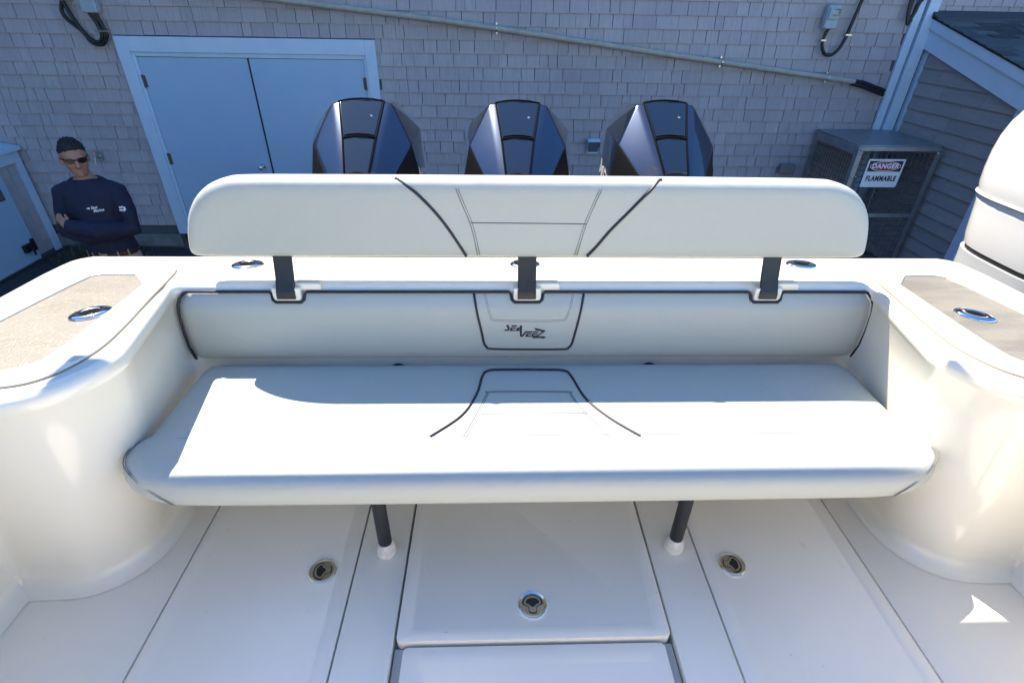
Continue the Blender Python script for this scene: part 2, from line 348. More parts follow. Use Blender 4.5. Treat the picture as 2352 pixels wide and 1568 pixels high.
# door casing, leaves
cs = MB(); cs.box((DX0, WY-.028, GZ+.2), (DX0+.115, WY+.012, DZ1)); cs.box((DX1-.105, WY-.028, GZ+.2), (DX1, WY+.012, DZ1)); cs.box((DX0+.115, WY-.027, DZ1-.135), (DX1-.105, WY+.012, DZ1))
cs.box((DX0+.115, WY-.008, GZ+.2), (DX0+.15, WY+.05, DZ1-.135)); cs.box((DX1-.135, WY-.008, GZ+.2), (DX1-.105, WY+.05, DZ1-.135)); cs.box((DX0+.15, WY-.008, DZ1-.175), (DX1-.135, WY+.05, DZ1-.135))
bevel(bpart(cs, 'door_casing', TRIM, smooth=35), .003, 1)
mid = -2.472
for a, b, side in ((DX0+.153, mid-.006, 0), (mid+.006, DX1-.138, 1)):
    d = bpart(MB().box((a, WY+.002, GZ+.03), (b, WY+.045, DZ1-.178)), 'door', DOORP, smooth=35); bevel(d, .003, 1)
    hx = a if side == 0 else b
    for hz in (.975, .21, -.56):
        h = MB(); h.tube([(hx, WY-.006, hz-.06), (hx, WY-.006, hz+.06)], .011, 10); h.box((hx-.025, WY-.003, hz-.055), (hx+.025, WY+.001, hz+.055))
        bpart(h, 'hinge', RUST, d)
    if side == 0:
        k = MB(); kx, kz = -2.575, .135
        k.tube([(kx, WY+.001, kz), (kx, WY-.012, kz)], .034, 16); k.tube([(kx, WY-.012, kz), (kx, WY-.04, kz)], .012, 12); k.ball((kx, WY-.055, kz), .028)
        bpart(k, 'door_knob', STEEL, d)
        bpart(MB().box((b+.0005, WY-.006, GZ+.03), (b+.0115, WY+.03, DZ1-.18)), 'door_gap_strip', CABLE, d, 0)
# corner boards and downspout at the right-hand corner
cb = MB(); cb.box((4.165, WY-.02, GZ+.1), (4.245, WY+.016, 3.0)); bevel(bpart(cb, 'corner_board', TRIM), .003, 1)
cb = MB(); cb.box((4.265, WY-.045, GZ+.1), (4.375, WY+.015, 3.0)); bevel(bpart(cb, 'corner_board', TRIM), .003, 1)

# ------------------------------------------------------------------ low annex on the right
AX, AY0 = 4.42, 4.55
ax = thing('shingled_annex', 'low grey clapboard annex with dark shingled lean-to roof beside the wire cage', 'building', (AX, 5.2, GZ)); AL = Vector((AX, 5.2, GZ))
def apart(mb, name, m, parent=ax, smooth=35): return bpart(mb, name, m, parent, smooth, AL)
def rz(y): return 1.66-(6.0-y)*.27             # top of the roof over y
aw = MB(); aw.add([(AX+.02, AY0, GZ), (AX+.02, 5.99, GZ), (AX+.02, 5.99, rz(5.99)-.1), (AX+.02, AY0, rz(AY0)-.1), (9, AY0, GZ), (9, 5.99, GZ), (9, 5.99, rz(5.99)-.1), (9, AY0, rz(AY0)-.1)],
                  [(0, 1, 2, 3), (4, 7, 6, 5), (0, 3, 7, 4), (0, 4, 5, 1), (3, 2, 6, 7), (1, 5, 6, 2)])
awall = apart(aw, 'wall', BACK, smooth=0)
z = -.70
while z < 1.4:
    y1 = 5.93; y0 = AY0+.09; t = .024
    ztop = z+.127
    cut = 6.0-(1.66-.28-ztop)/.27 if ztop > rz(y0)-.28 else y0   # under the rake the courses are cut short
    y0 = max(y0, cut-.5)
    ys = [y0]; 
    while ys[-1] < y1-.25: ys.append(min(y1, ys[-1]+random.uniform(.32, .75)))
    ys[-1] = y1
    if y1-y0 > .1:
        for a, b in zip(ys, ys[1:]):
            zz = z+random.uniform(-.0006, .0006)
            p = MB().add([(AX+.019, a, zz+.145), (AX+.019, b-.003, zz+.145), (AX+.014, b-.003, zz+.145), (AX+.014, a, zz+.145), (AX+.019, a, zz), (AX+.019, b-.003, zz), (AX+.019-t, b-.003, zz), (AX+.019-t, a, zz)], SF)
            apart(p, 'clapboard', PLANK, awall, 0)
    z += .127
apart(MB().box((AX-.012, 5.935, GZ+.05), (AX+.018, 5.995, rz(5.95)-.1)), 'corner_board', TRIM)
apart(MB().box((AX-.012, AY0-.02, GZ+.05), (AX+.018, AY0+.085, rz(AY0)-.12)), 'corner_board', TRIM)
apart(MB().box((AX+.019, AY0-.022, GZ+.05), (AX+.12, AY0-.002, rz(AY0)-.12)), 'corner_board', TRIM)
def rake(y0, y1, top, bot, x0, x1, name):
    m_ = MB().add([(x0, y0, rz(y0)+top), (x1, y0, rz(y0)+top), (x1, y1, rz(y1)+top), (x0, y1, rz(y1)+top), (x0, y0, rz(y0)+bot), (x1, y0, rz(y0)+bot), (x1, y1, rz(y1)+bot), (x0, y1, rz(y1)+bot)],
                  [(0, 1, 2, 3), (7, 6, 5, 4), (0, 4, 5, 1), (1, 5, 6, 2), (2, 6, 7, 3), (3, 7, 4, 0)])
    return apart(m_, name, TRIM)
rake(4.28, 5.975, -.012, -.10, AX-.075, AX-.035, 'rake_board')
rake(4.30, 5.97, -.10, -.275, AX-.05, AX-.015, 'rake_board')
roof = apart(MB().add([(AX-.085, 4.2, rz(4.2)-.012), (9.2, 4.2, rz(4.2)-.012), (9.2, 5.97, rz(5.97)-.012), (AX-.085, 5.97, rz(5.97)-.012), (AX-.085, 4.2, rz(4.2)), (9.2, 4.2, rz(4.2)), (9.2, 5.97, rz(5.97)), (AX-.085, 5.97, rz(5.97))],
             [(0, 3, 2, 1), (4, 5, 6, 7), (0, 1, 5, 4), (1, 2, 6, 5), (2, 3, 7, 6), (3, 0, 4, 7)]), 'roof', mat('roof felt', (.02, .022, .025), .9), smooth=0)
y = 4.2; nrow = 0; rrest = MB()
while y < 5.9:
    x = AX-.09-(nrow % 2)*.0; first = True
    while x < 9.1:
        wd = random.uniform(.12, .3) if not first else random.uniform(.08, .28); first = False
        t = .006+random.choice((0, .003, .007))
        V = [(x, y-.002, rz(y)+t+.003), (x+wd-.004, y-.002, rz(y)+t+.003), (x+wd-.004, y+.16, rz(y+.16)+.003), (x, y+.16, rz(y+.16)+.003),
             (x, y-.002, rz(y)+.001), (x+wd-.004, y-.002, rz(y)+.001), (x+wd-.004, y+.16, rz(y+.16)+.001), (x, y+.16, rz(y+.16)+.001)]
        BF = [(0, 1, 2, 3), (7, 6, 5, 4), (0, 4, 5, 1), (1, 5, 6, 2), (2, 6, 7, 3), (3, 7, 4, 0)]
        px, py, d_ = proj((x+wd/2, y, rz(y)))
        if px < 2372 and py > -10: apart(MB().add(V, BF), 'roof_shingle', ROOFS, roof, 0)
        else: rrest.add(V, BF)
        x += wd
    y += .105; nrow += 1
structure(apart(rrest, 'roof_shingle', ROOFS, roof, 0), 'stuff')
apart(MB().add([(AX-.09, 5.86, rz(5.86)+.016), (9.2, 5.86, rz(5.86)+.016), (9.2, 5.974, rz(5.97)+.05), (AX-.09, 5.974, rz(5.97)+.05), (AX-.09, 5.86, rz(5.86)+.004), (9.2, 5.86, rz(5.86)+.004), (9.2, 5.978, rz(5.97)+.004), (AX-.09, 5.978, rz(5.97)+.004)],
              [(0, 1, 2, 3), (0, 4, 5, 1), (0, 3, 7, 4), (1, 5, 6, 2), (4, 7, 6, 5), (2, 6, 7, 3)]), 'flashing', mat('lead flashing', (.05, .055, .065), .6), smooth=0)

# ------------------------------------------------------------------ low white-trimmed locker on the left
LX = -5.15
lk = thing('storage_locker', 'low storage locker with white plank door and black latch left of the man', 'locker', (LX-.5, 5.2, GZ)); LL = Vector((LX-.5, 5.2, GZ))
def lpart(mb, name, m, parent=lk, smooth=35): return bpart(mb, name, m, parent, smooth, LL)
lw = lpart(MB().box((LX-1.2, 4.25, GZ), (LX-.02, 5.975, .30)), 'wall', BACK, smooth=0)
for k in range(9):
    zz = -.78+k*CH; yy = 5.66
    for yy, y1 in ((5.66, 5.79), (5.79, 5.90)):
        zk = zz+random.uniform(-.002, .002); m_ = MB().add([(LX-.021, yy, zk+.135), (LX-.021, y1-.004, zk+.135), (LX-.016, y1-.004, zk+.135), (LX-.016, yy, zk+.135), (LX-.021, yy, zk), (LX-.021, y1-.004, zk), (LX-.006, y1-.004, zk), (LX-.006, yy, zk)], SF)
        lpart(m_, 'shingle', SHING, lw, 0)
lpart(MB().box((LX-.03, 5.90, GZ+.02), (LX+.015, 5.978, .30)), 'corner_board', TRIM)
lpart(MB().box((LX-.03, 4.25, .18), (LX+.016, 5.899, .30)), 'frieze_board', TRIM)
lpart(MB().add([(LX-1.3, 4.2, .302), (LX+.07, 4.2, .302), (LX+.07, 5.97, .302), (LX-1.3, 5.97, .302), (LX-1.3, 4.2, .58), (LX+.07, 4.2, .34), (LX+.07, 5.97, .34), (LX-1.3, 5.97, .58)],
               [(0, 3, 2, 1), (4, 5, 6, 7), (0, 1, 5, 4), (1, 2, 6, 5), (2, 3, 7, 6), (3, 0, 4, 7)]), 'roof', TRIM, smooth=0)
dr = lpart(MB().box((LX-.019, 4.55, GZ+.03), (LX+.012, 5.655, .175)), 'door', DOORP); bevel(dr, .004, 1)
ltc = MB(); ltc.box((LX+.0125, 5.47, -.68), (LX+.05, 5.60, -.60)); ltc.box((LX+.0125, 5.60, -.70), (LX+.03, 5.64, -.57)); ltc.tube([(LX+.045, 5.53, -.64), (LX+.075, 5.53, -.64), (LX+.075, 5.53, -.72)], .012)
lpart(ltc, 'latch', CABLE, dr)
lpart(MB().box((LX+.0125, 5.50, -.12), (LX+.022, 5.56, .02)), 'hinge', RUST, dr)

# tall shed, added unseen to darken the wall and man on the left
sh_ = thing('shade_shed', 'unseen tall grey shed added left of the storage locker to shade the wall', 'shed', (-8.6, 0, GZ))
MB().box((-1.6, -7, 0), (1.6, 5.5, 5.6)).build('wall', PLANK, sh_, 0)
MB().loft([[(-1.75, -7.2, 5.6), (1.75, -7.2, 5.6), (0, -7.2, 6.5)], [(-1.75, 5.7, 5.6), (1.75, 5.7, 5.6), (0, 5.7, 6.5)]]).build('roof', ROOFS, sh_, 0)

# ------------------------------------------------------------------ fittings on the wall
EY = WY-.02
def box_body(c, wd, hg, dp):
    m_ = MB(); L = rrect(c[0]-wd/2, c[0]+wd/2, c[1]-hg/2, c[1]+hg/2, .012, 3)
    Y1, Y0 = EY, EY-dp
    m_.loft([[(x, Y1, z) for x, z in L], [(x, Y0+.01, z) for x, z in L], [(x, Y0, z) for x, z in offset(L, .008)]])
    L2 = rrect(c[0]-wd/2+.012, c[0]+wd/2-.012, c[1]-hg*.1, c[1]+hg/2-.02, .01, 3)
    m_.loft([[(x, Y0+.002, z) for x, z in L2], [(x, Y0-.012, z) for x, z in L2], [(x, Y0-.016, z) for x, z in offset(L2, .006)]])
    return m_
t = thing('electrical_box', 'grey electrical box with one black cable loop near the white corner boards', 'electrical box', (3.32, EY, 1.63), group='electrical boxes on the shingled wall')
O = Vector((3.32, EY, 1.63))
def at_o(m_, name, mt, p, org): return bpart(m_, name, mt, p, 35, org)
bd = at_o(box_body((3.315, 1.63), .125, .20, .07), 'housing', BOXP, t, O)
hd = MB(); hd.tube([(3.30, EY-.088, 1.70), (3.355, EY-.096, 1.70), (3.36, EY-.096, 1.65), (3.30, EY-.088, 1.65)], .007, 6); at_o(hd, 'handle', PVC, t, O)
cab = MB(); cab.tube(spline([(3.325, EY-.035, 1.54), (3.30, EY-.032, 1.46), (3.31, EY-.03, 1.38), (3.36, EY-.03, 1.315), (3.43, EY-.03, 1.305), (3.49, EY-.03, 1.36), (3.525, EY-.03, 1.46), (3.545, EY-.03, 1.60), (3.60, EY-.03, 1.95)], 8), .016, 8)
at_o(cab, 'cable', CABLE, t, O)
cl = MB(); cl.box((3.275, EY-.05, 1.425), (3.325, EY, 1.44)); cl.box((3.51, EY-.05, 1.475), (3.57, EY, 1.49)); at_o(cl, 'cable_clip', BRUSH, t, O)
t = thing('electrical_box', 'grey electrical box with two looped black cables on the wall above the man', 'electrical box', (-3.80, EY, 1.66), group='electrical boxes on the shingled wall')
O = Vector((-3.80, EY, 1.66))
at_o(box_body((-3.805, 1.70), .14, .28, .07), 'housing', BOXP, t, O)
for k, (xs, rr_, top) in enumerate(((-3.83, .0, 0), (-3.775, .035, 1))):
    cab = MB(); q = .03*k
    cab.tube(spline([(-3.835+.055*k, EY-.035, 1.56), (-3.80+.04*k, EY-.03, 1.47), (-3.79+.045*k, EY-.03, 1.38), (-3.835+.02*k, EY-.03, 1.318-q*.6), (-3.90-q*.3, EY-.03, 1.335-q*.7), (-3.965-.0*q, EY-.03, 1.42-q*.4), (-4.015+.07*(1-k)-.07, EY-.03, 1.55), (-4.06+.045*k, EY-.03, 1.75), (-4.09+.045*k, EY-.03, 2.1)], 8), .017, 8)
    at_o(cab, 'cable', CABLE, t, O)
cl = MB(); cl.box((-3.83, EY-.055, 1.405), (-3.72, EY, 1.418)); cl.box((-4.085, EY-.055, 1.655), (-3.965, EY, 1.668)); at_o(cl, 'cable_clip', BRUSH, t, O)
pa = [at(640, 0, Y=EY-.04), at(1020, 48, Y=EY-.04), at(1510, 122, Y=EY-.04), at(1962, 188, Y=EY-.04)]
ext = pa[0]+(pa[0]-pa[1])*.8
t = thing('conduit_pipe', 'long grey conduit pipe running slantwise down across the shingled wall', 'conduit', pa[1]); O = Vector(pa[1])
m_ = MB(); m_.tube([ext]+pa, .027, 12); at_o(m_, 'pipe', PVC, t, O)
for q in (.06, .36, .62, .95):
    c = pa[1]+(pa[3]-pa[1])*q; d_ = (pa[3]-pa[1]).normalized()
    m_ = MB(); m_.tube([c-d_*.035, c+d_*.035], .030, 12); at_o(m_, 'coupling', PVC, t, O)
for q in (.12, .66, .93):
    c = pa[1]+(pa[3]-pa[1])*q; d_ = (pa[3]-pa[1]).normalized()
    m_ = MB(); m_.tube([c-d_*.007, c+d_*.007], .0315, 12); m_.box((c.x-.008, EY-.012, c.z-.05), (c.x+.008, EY-.001, c.z+.05)); at_o(m_, 'pipe_clip', BRUSH, t, O)
for dz in (.012, -.022):
    m_ = MB(); e = at(2030, 212, Y=EY-.03); m_.tube([pa[3]+Vector((-.03, 0, dz*.6)), pa[3]+Vector((.1, 0, -.02+dz)), e+Vector((0, 0, dz))], .02, 8); at_o(m_, 'cable', CABLE, t, O)
# cables hanging by the corner board, upper right
m_ = MB(); m_.tube(spline([(4.10, EY-.03, 2.3), (4.085, EY-.03, 1.9), (4.07, EY-.035, 1.70), (4.10, EY-.04, 1.62), (4.13, EY-.04, 1.68), (4.15, EY-.045, 1.78), (4.24, EY-.07, 1.88), (4.3, EY-.09, 2.2)], 8), .018, 8)
m_.tube(spline([(4.07, EY-.03, 2.3), (4.06, EY-.03, 1.9), (4.06, EY-.035, 1.72), (4.09, EY-.05, 1.585), (4.12, EY-.05, 1.62)], 8), .014, 8)
tag(m_.build('hanging_cable', CABLE), 'black cables hanging beside the white corner board under the eaves', 'cable')
# dryer vent
v = thing('vent_hood', 'small white dryer vent hood low on the shingles between the black outboards', 'vent', (1.085, EY, .39)); O = Vector((1.085, EY, .39))
m_ = MB(); m_.box((1.015, EY-.012, .305), (1.155, EY, .47))
at_o(m_, 'flange', BOXP, v, O)
m_ = MB(); m_.add([(1.02, EY-.012, .465), (1.15, EY-.012, .465), (1.15, EY-.075, .445), (1.02, EY-.075, .445), (1.035, EY-.012, .32), (1.135, EY-.012, .32)],
                  [(0, 1, 2, 3), (0, 3, 4), (1, 5, 2)]); m_.box((1.035, EY-.02, .315), (1.135, EY-.0125, .335))
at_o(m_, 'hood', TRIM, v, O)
m_ = MB(); m_.add([(1.03, EY-.068, .44), (1.14, EY-.068, .44), (1.135, EY-.02, .33), (1.035, EY-.02, .33)], [(0, 1, 2, 3)]); at_o(m_, 'flap', GALV, v, O)
o = MB().box((3.235, EY-.05, .115), (3.40, EY, .225)).build('outlet_box', mat('beige outlet box', (.20, .20, .19), .6)); bevel(o, .008); tag(o, 'weathered outlet box on the shingles left of the wire cage', 'outlet')
sp = MB(); c = Vector((-4.29, EY, .235)); sp.tube([c, c+Vector((0, -.07, 0)), c+Vector((.005, -.10, -.03)), c+Vector((.005, -.10, -.06))], .014, 8); sp.tube([c+Vector((0, -.055, 0)), c+Vector((0, -.055, .05))], .008, 6)
sp.lathe([(.01, 0), (.035, .0), (.035, .012), (.01, .012)], c+Vector((0, -.055, .045)), 12); sp.box(c+Vector((-.03, -.004, -.035)), c+Vector((.03, .0, .035)))
tag(sp.build('garden_tap', BRUSH), "outdoor tap on the shingled wall behind the man's head", 'tap')

# ------------------------------------------------------------------ wire cage with its sign
KX0, KX1, KY0, KY1, KZ = 3.53, 4.36, 5.17, 5.96, .594
cg = thing('wire_cage', 'galvanised wire mesh cage with sheet metal top in the corner of the walls', 'cage', (3.95, 5.6, GZ)); O = Vector((3.95, 5.6, GZ))
m_ = MB(); m_.box((KX0, KY0-.01, KZ-.012), (KX1, KY1, KZ)); m_.box((KX0-.004, KY0-.014, KZ-.1), (KX0+.012, KY1, KZ-.013)); m_.box((KX0+.013, KY0-.014, KZ-.055), (KX1, KY0-.002, KZ-.013))
bevel(at_o(m_, 'top_sheet', GALV, cg, O), .003, 1)
for x, y, s_ in ((KX0, KY0, 1), (KX1-.045, KY0, -1), (KX0, KY1-.045, 1), (KX1-.045, KY1-.045, -1)):
    m_ = MB(); m_.box((x, y-.012, GZ), (x+.05, y-.004, KZ-.056)); m_.box((x if s_ > 0 else x+.043, y-.0035, GZ), (x+.007 if s_ > 0 else x+.05, y+.045, KZ-.1)); at_o(m_, 'corner_post', GALV, cg, O)
m_ = MB(); m_.box((KX0+.05, KY0-.011, -.12), (KX1-.05, KY0-.003, -.08)); m_.box((KX0+.05, KY0-.011, GZ+.05), (KX1-.05, KY0-.003, GZ+.09)); at_o(m_, 'cross_rail', GALV, cg, O)
wm = MB()
def wire(p, q): wm.tube([p, q], .0032, 4, cap=False)
nx = 14
for i in range(nx+1):
    x = KX0+.03+(KX1-KX0-.06)*i/nx; wire((x, KY0+.002, GZ+.05), (x, KY0+.002, KZ-.03))
for i in range(25):
    zz = GZ+.06+i*.0565; wire((KX0+.02, KY0+.0, zz), (KX1-.02, KY0+.0, zz)); wire((KX0+.016, KY0, zz), (KX0+.016, KY1, zz))
for i in range(17):
    y = KY0+.04+i*.045; wire((KX0+.018, y, GZ+.05), (KX0+.018, y, KZ-.03))
at_o(wm, 'wire_mesh', MESHW, cg, O)
m_ = MB()
for x, zz in ((KX0+.028, KZ-.08), (KX0+.022, KZ-.30), (KX0+.06, KZ-.30), (KX1-.03, KZ-.07)): m_.ball((x, KY0-.016, zz), .009, 8, 6)
at_o(m_, 'bolt', STEEL, cg, O)
# sign
REDS = mat('sign red', (.42, .015, .035), .45); BLKS = mat('sign black', (.012, .010, .016), .45); WHS = mat('sign white', (.72, .76, .80), .4)
sg = thing('danger_sign', 'white sign with red oval reading DANGER FLAMMABLE wired to the cage', 'sign', (3.846, KY0-.02, .332)); O = Vector((3.846, KY0-.02, .332))
SY = KY0-.02
def flat(name, V2, F2, off, m_, par=sg): return at_o(MB().add([(3.846+x, SY-off, .332+z) for x, z in V2], F2), name, m_, par, O)
L = rrect(-.185, .185, -.136, .136, .012, 4)
at_o(MB().loft([[(3.846+x, SY, .332+z) for x, z in L], [(3.846+x, SY-.003, .332+z) for x, z in L]]), 'sign_plate', WHS, sg, O)
L = rrect(-.168, .168, .018, .12, .003, 2); flat('black_panel', L, [tuple(range(len(L)))], .004, BLKS)
E1 = [(.155*math.cos(a*math.pi/24), .069+.047*math.sin(a*math.pi/24)) for a in range(48)]; flat('white_oval', E1, [tuple(range(48))], .005, WHS)
E1 = [(.149*math.cos(a*math.pi/24), .069+.042*math.sin(a*math.pi/24)) for a in range(48)]; flat('red_oval', E1, [tuple(range(48))], .006, REDS)
V, Fc = text_mesh('DANGER', .064, .0028, .0, 0, .98, 1.1); flat('lettering', [(a, b+.069) for a, b, c in V], Fc, .007, WHS)
V, Fc = text_mesh('FLAMMABLE', .068, .0030, 0, 0, .76, 1.13); flat('lettering', [(a, b-.052) for a, b, c in V], Fc, .005, BLKS)
V, Fc = text_mesh('- - - - -   - - - -', .012, 0, 0, 0, 1, 1); 
m_ = MB()
for x in (-.17, .17):
    for zz in (-.122, .122): m_.tube([(3.846+x, SY-.006, .332+zz), (3.846+x, SY+.02, .332+zz)], .004, 6)
at_o(m_, 'tie', STEEL, sg, O)

# ------------------------------------------------------------------ weeds by the wall
wd_ = MB(); rr = random.Random(3)
for i in range(420):
    x, y = -4.55+rr.gauss(0, .26), 5.75+rr.uniform(-.25, .2); h = rr.uniform(.05, .22)*math.exp(-((x+4.55)/.4)**2)+.03; a = rr.uniform(0, 6.28); l = rr.uniform(.02, .05)
    dx, dy = math.cos(a)*l, math.sin(a)*l; zt = GZ+h
    wd_.add([(x, y, GZ), (x+dx*.4-dy*.2, y+dy*.4+dx*.2, GZ+h*.6), (x+dx, y+dy, zt), (x+dx*.4+dy*.2, y+dy*.4-dx*.2, GZ+h*.6)], [(0, 1, 2, 3)])
o = wd_.build('weeds', mat('weed leaves', (.045, .06, .03), .7, var=(.10, .10, .07), noise_scale=12), None, 0); structure(tag(o, 'weeds and dead leaves at the foot of the wall beside the locker', 'weeds'), 'stuff')

# ------------------------------------------------------------------ the boat
BX = .13
boat = thing('motor_boat', 'white fishing boat seen from its cockpit looking aft over the transom', 'boat', (BX, 0, 0))
DZ = .80
def half_path(ul, Yl, uf, cx, cy, r, us, Yt, rc, fil):
    # from the forward cockpit side round the corner module to the middle of the transom (negative u side)
    P = lin((-ul, -3.2), (-ul, Yl-fil), 8)
    P += [(-ul-0+0, 0)]*0
    P += arc(-ul+fil, Yl-fil, fil, 180, 90, 6)[:-1] if False else lin((-ul, Yl-fil), (-uf, Yl), 5)
    P += lin((-uf, Yl), (cx, Yl), 5)
    P += arc(cx, cy, r, -90, 0, 14)[:-1]
    P += lin((cx+r, cy), (us, Yt-rc), 8)
    P += arc(us+rc, Yt-rc, rc, 180, 90, 6)[:-1]
    P += lin((us+rc, Yt), (0, Yt), 14, True)
    return P
def mirror(P): return P+[(-x, y) for x, y in P[-2::-1]]
topH = half_path(1.62, 1.05, 1.55, -1.45, 1.29, .24, -1.285, 1.722, .03, .06)
basH = half_path(1.712, 1.083, 1.70, -1.535, 1.275, .19, -1.345, 1.742, .03, .012)
top = mirror(topH); bas = mirror(basH); N = len(top)
def outer_half():
    n = [8, 5, 5, 14, 8, 6]; P = lin((-1.86, -3.2), (-1.865, .9), n[0]); k = n[1]+n[2]+n[3]+n[4]
    P += lin((-1.865, .9), (-1.812, 1.80), k); P += spline([(-1.812, 1.80, 0), (-1.790, 1.925, 0), (-1.735, 1.972, 0)], 3)[:6] and [tuple(p[:2]) for p in spline([(-1.812, 1.80, 0), (-1.787, 1.93, 0), (-1.73, 1.974, 0)], 3)[:6]]
    P += lin((-1.73, 1.974), (0, 1.985), 14, True); return P
out = mirror(outer_half())
assert len(out) == N, (len(out), N)
def nrm(P):
    R = []
    for i in range(len(P)):
        a = Vector(P[max(i-1, 0)]); b = Vector(P[min(i+1, len(P)-1)]); t = (b-a).normalized(); R.append(Vector((-t.y, t.x)))
    return R
nt_ = nrm(top)                                # points out of the cockpit
rows = []
def row(f): rows.append([f(i) for i in range(N)])
T2 = [Vector(p) for p in top]; B2 = [Vector(p) for p in bas]; O2 = [Vector(p) for p in out]
sgn = 1
row(lambda i: (*(O2[i]*.93+T2[i]*.07)[:2], -.75) if False else ((O2[i].x*.80, O2[i].y, -.60)))
row(lambda i: (O2[i].x*.93, O2[i].y, -.1))
row(lambda i: (O2[i].x*1.0, O2[i].y+.0, .60))
row(lambda i: (O2[i].x*1.005, O2[i].y+(.008 if O2[i].y > 1.5 else 0), .765))
row(lambda i: (O2[i].x, O2[i].y, .788))
row(lambda i: ((O2[i]+(T2[i]-O2[i]).normalized()*.018).x, (O2[i]+(T2[i]-O2[i]).normalized()*.018).y, DZ))
for q in (.25, .5, .75):
    row(lambda i, q=q: (*((O2[i]*(1-q)+(T2[i]+nt_[i]*.035)*q)[:2]), DZ))
for d, zz in ((.035, DZ), (.022, DZ-.002), (.010, DZ-.008), (.002, DZ-.019), (0, DZ-.03), (0, DZ-.05), (.006, DZ-.058)):
    row(lambda i, d=d, zz=zz: (*((T2[i]+nt_[i]*d)[:2]), zz))
for q in (.15, .4, .65, .88):
    row(lambda i, q=q: (*((T2[i]+nt_[i]*.008)*(1-q)+B2[i]*q)[:2], (DZ-.06)*(1-q)+.0*q))
nb = nrm(bas)
for d, zz in ((.0, .05), (-.006, .03), (-.02, .012), (-.045, .003), (-.06, .0015)):
    row(lambda i, d=d, zz=zz: (*((B2[i]+nb[i]*d)[:2]), zz))
V = [p for r in rows for p in r]; Fc = []
for a in range(len(rows)-1):
    for j in range(N-1): k = a*N+j; Fc.append((k, k+1, k+1+N, k+N))
hull = mesh('hull', V, Fc, GEL, boat, 50)
# bottom of the hull and bow, out of view
hb = MB(); st = rows[0]
sec = [(-3.2, 1.0, 1.0), (-5, .9, 1.0), (-6.5, .62, 1.02), (-7.6, .25, 1.05), (-8.1, .02, 1.08)]
hs = []
for y, s_, r_ in sec:
    hs.append([(-1.86*s_, y, .80*r_), (-1.86*s_, y, .55), (-1.5*s_, y, -.58), (0, y, -.80 if y > -7 else -.2), (1.5*s_, y, -.58), (1.86*s_, y, .55), (1.86*s_, y, .80*r_)])
hb.loft(hs, False, closed=False)
hb.loft([[(-1.45, 1.98, -.60), (0, 1.98, -.8), (1.45, 1.98, -.60)], [(-1.49, -3.2, -.60), (0, -3.2, -.80), (1.49, -3.2, -.60)]], False, closed=False)
hb.add([(-1.45, 1.983, -.6), (0, 1.983, -.8), (1.45, 1.983, -.6)], [(0, 1, 2)])
hb.add([(-1.8, -3.2, .78), (1.8, -3.2, .78), (.2, -7.9, .86), (-.2, -7.9, .86)], [(0, 1, 2, 3)])
hb.build('bow', GEL, boat, 40)
# engine bracket
o = MB().box((-1.25, 1.99, -.45), (1.25, 2.36, .42)).build('engine_bracket', GEL, boat); bevel(o, .03, 3)
# cockpit sole pieces
FX = -.01
box('cockpit_sole', (-1.78, -3.2, -.09), (1.78, 1.78, -.035), mat('dark gutter', (.20, .19, .18), .6), boat)
for s_ in (-1, 1):
    L = [(s_*1.198+FX, -3.2), (s_*1.78, -3.2), (s_*1.78, 1.78), (s_*1.198+FX, 1.78)]
    plate(L, -.034, .0, .003).build('side_deck', SOLE, boat)
    L = rrect(min(s_*.437, s_*.607)+FX, max(s_*.437, s_*.607)+FX, -3.2, 1.78, .004, 2)
    plate(L, -.034, 0, .003).build('deck_rail', SOLE, boat)
def latch(parent, x, y, ang):
    m_ = MB(); ca, sa = math.cos(rad(ang)), math.sin(rad(ang))
    def tr(px, py): return (x+px*ca-py*sa, y+px*sa+py*ca)
    m_.lathe([(.052, -.001), (.052, .0012), (.048, .0022)], (x, y, 0), 32, mi=3)
    m_.lathe([(.047, .001), (.047, .004), (.0445, .0055), (.039, .0035), (.038, .0030)], (x, y, 0), 32, mi=0)
    m_.lathe([(.0378, .002), (.0376, .0036)], (x, y, 0), 32, mi=1)
    K = [(0, .029), (.014, .0265), (.025, .018), (.030, .006), (.027, -.001), (.018, -.005), (.0125, -.011), (.0115, -.024), (.007, -.028), (0, -.029)]
    K = K+[(-a, b) for a, b in K[-2:0:-1]]
    K = [tuple(p[:2]) for p in spline([(a, b, 0) for a, b in K+[K[0]]], 3)[:-1]]
    m_.loft([[(*tr(a*1.13, b*1.10), .0030) for a, b in K], [(*tr(a*1.13, b*1.10), .0040) for a, b in K]], mi=2)
    m_.loft([[(*tr(a*.95, b*.96), .0035) for a, b in K], [(*tr(a*.95, b*.96), .0052) for a, b in K]], mi=1)
    Hh = [(0, .021), (.012, .019), (.021, .011), (.022, .004), (.012, -.001), (.005, -.008), (0, -.010)]; Hh = Hh+[(-a, b) for a, b in Hh[-2:0:-1]]
    Hh = [tuple(p[:2]) for p in spline([(a, b, 0) for a, b in Hh+[Hh[0]]], 3)[:-1]]
    m_.loft([[(*tr(a, b), .0048) for a, b in Hh], [(*tr(a, b), .0057) for a, b in Hh]], mi=2)
    return m_.build('flush_latch', [STEEL, BRUSH, DARK, GEL], parent, 40)
for s_, ang in ((-1, 100), (1, -95)):
    L = rrect(min(s_*.613, s_*1.192)+FX, max(s_*.613, s_*1.192)+FX, -1.2, 1.76, .02, 3)
    h = plate(L, -.034, .0, .003, (.045, .0012)).build('floor_hatch', SOLE, boat)
    l_ = latch(h, s_*.718+FX, 1.113, ang); l_.location.z = -.001
h = plate(rrect(-.428+FX, .428+FX, .862, 1.76, .018, 4), -.034, .010, .005, (.04, .0012)).build('floor_hatch', SOLE, boat)
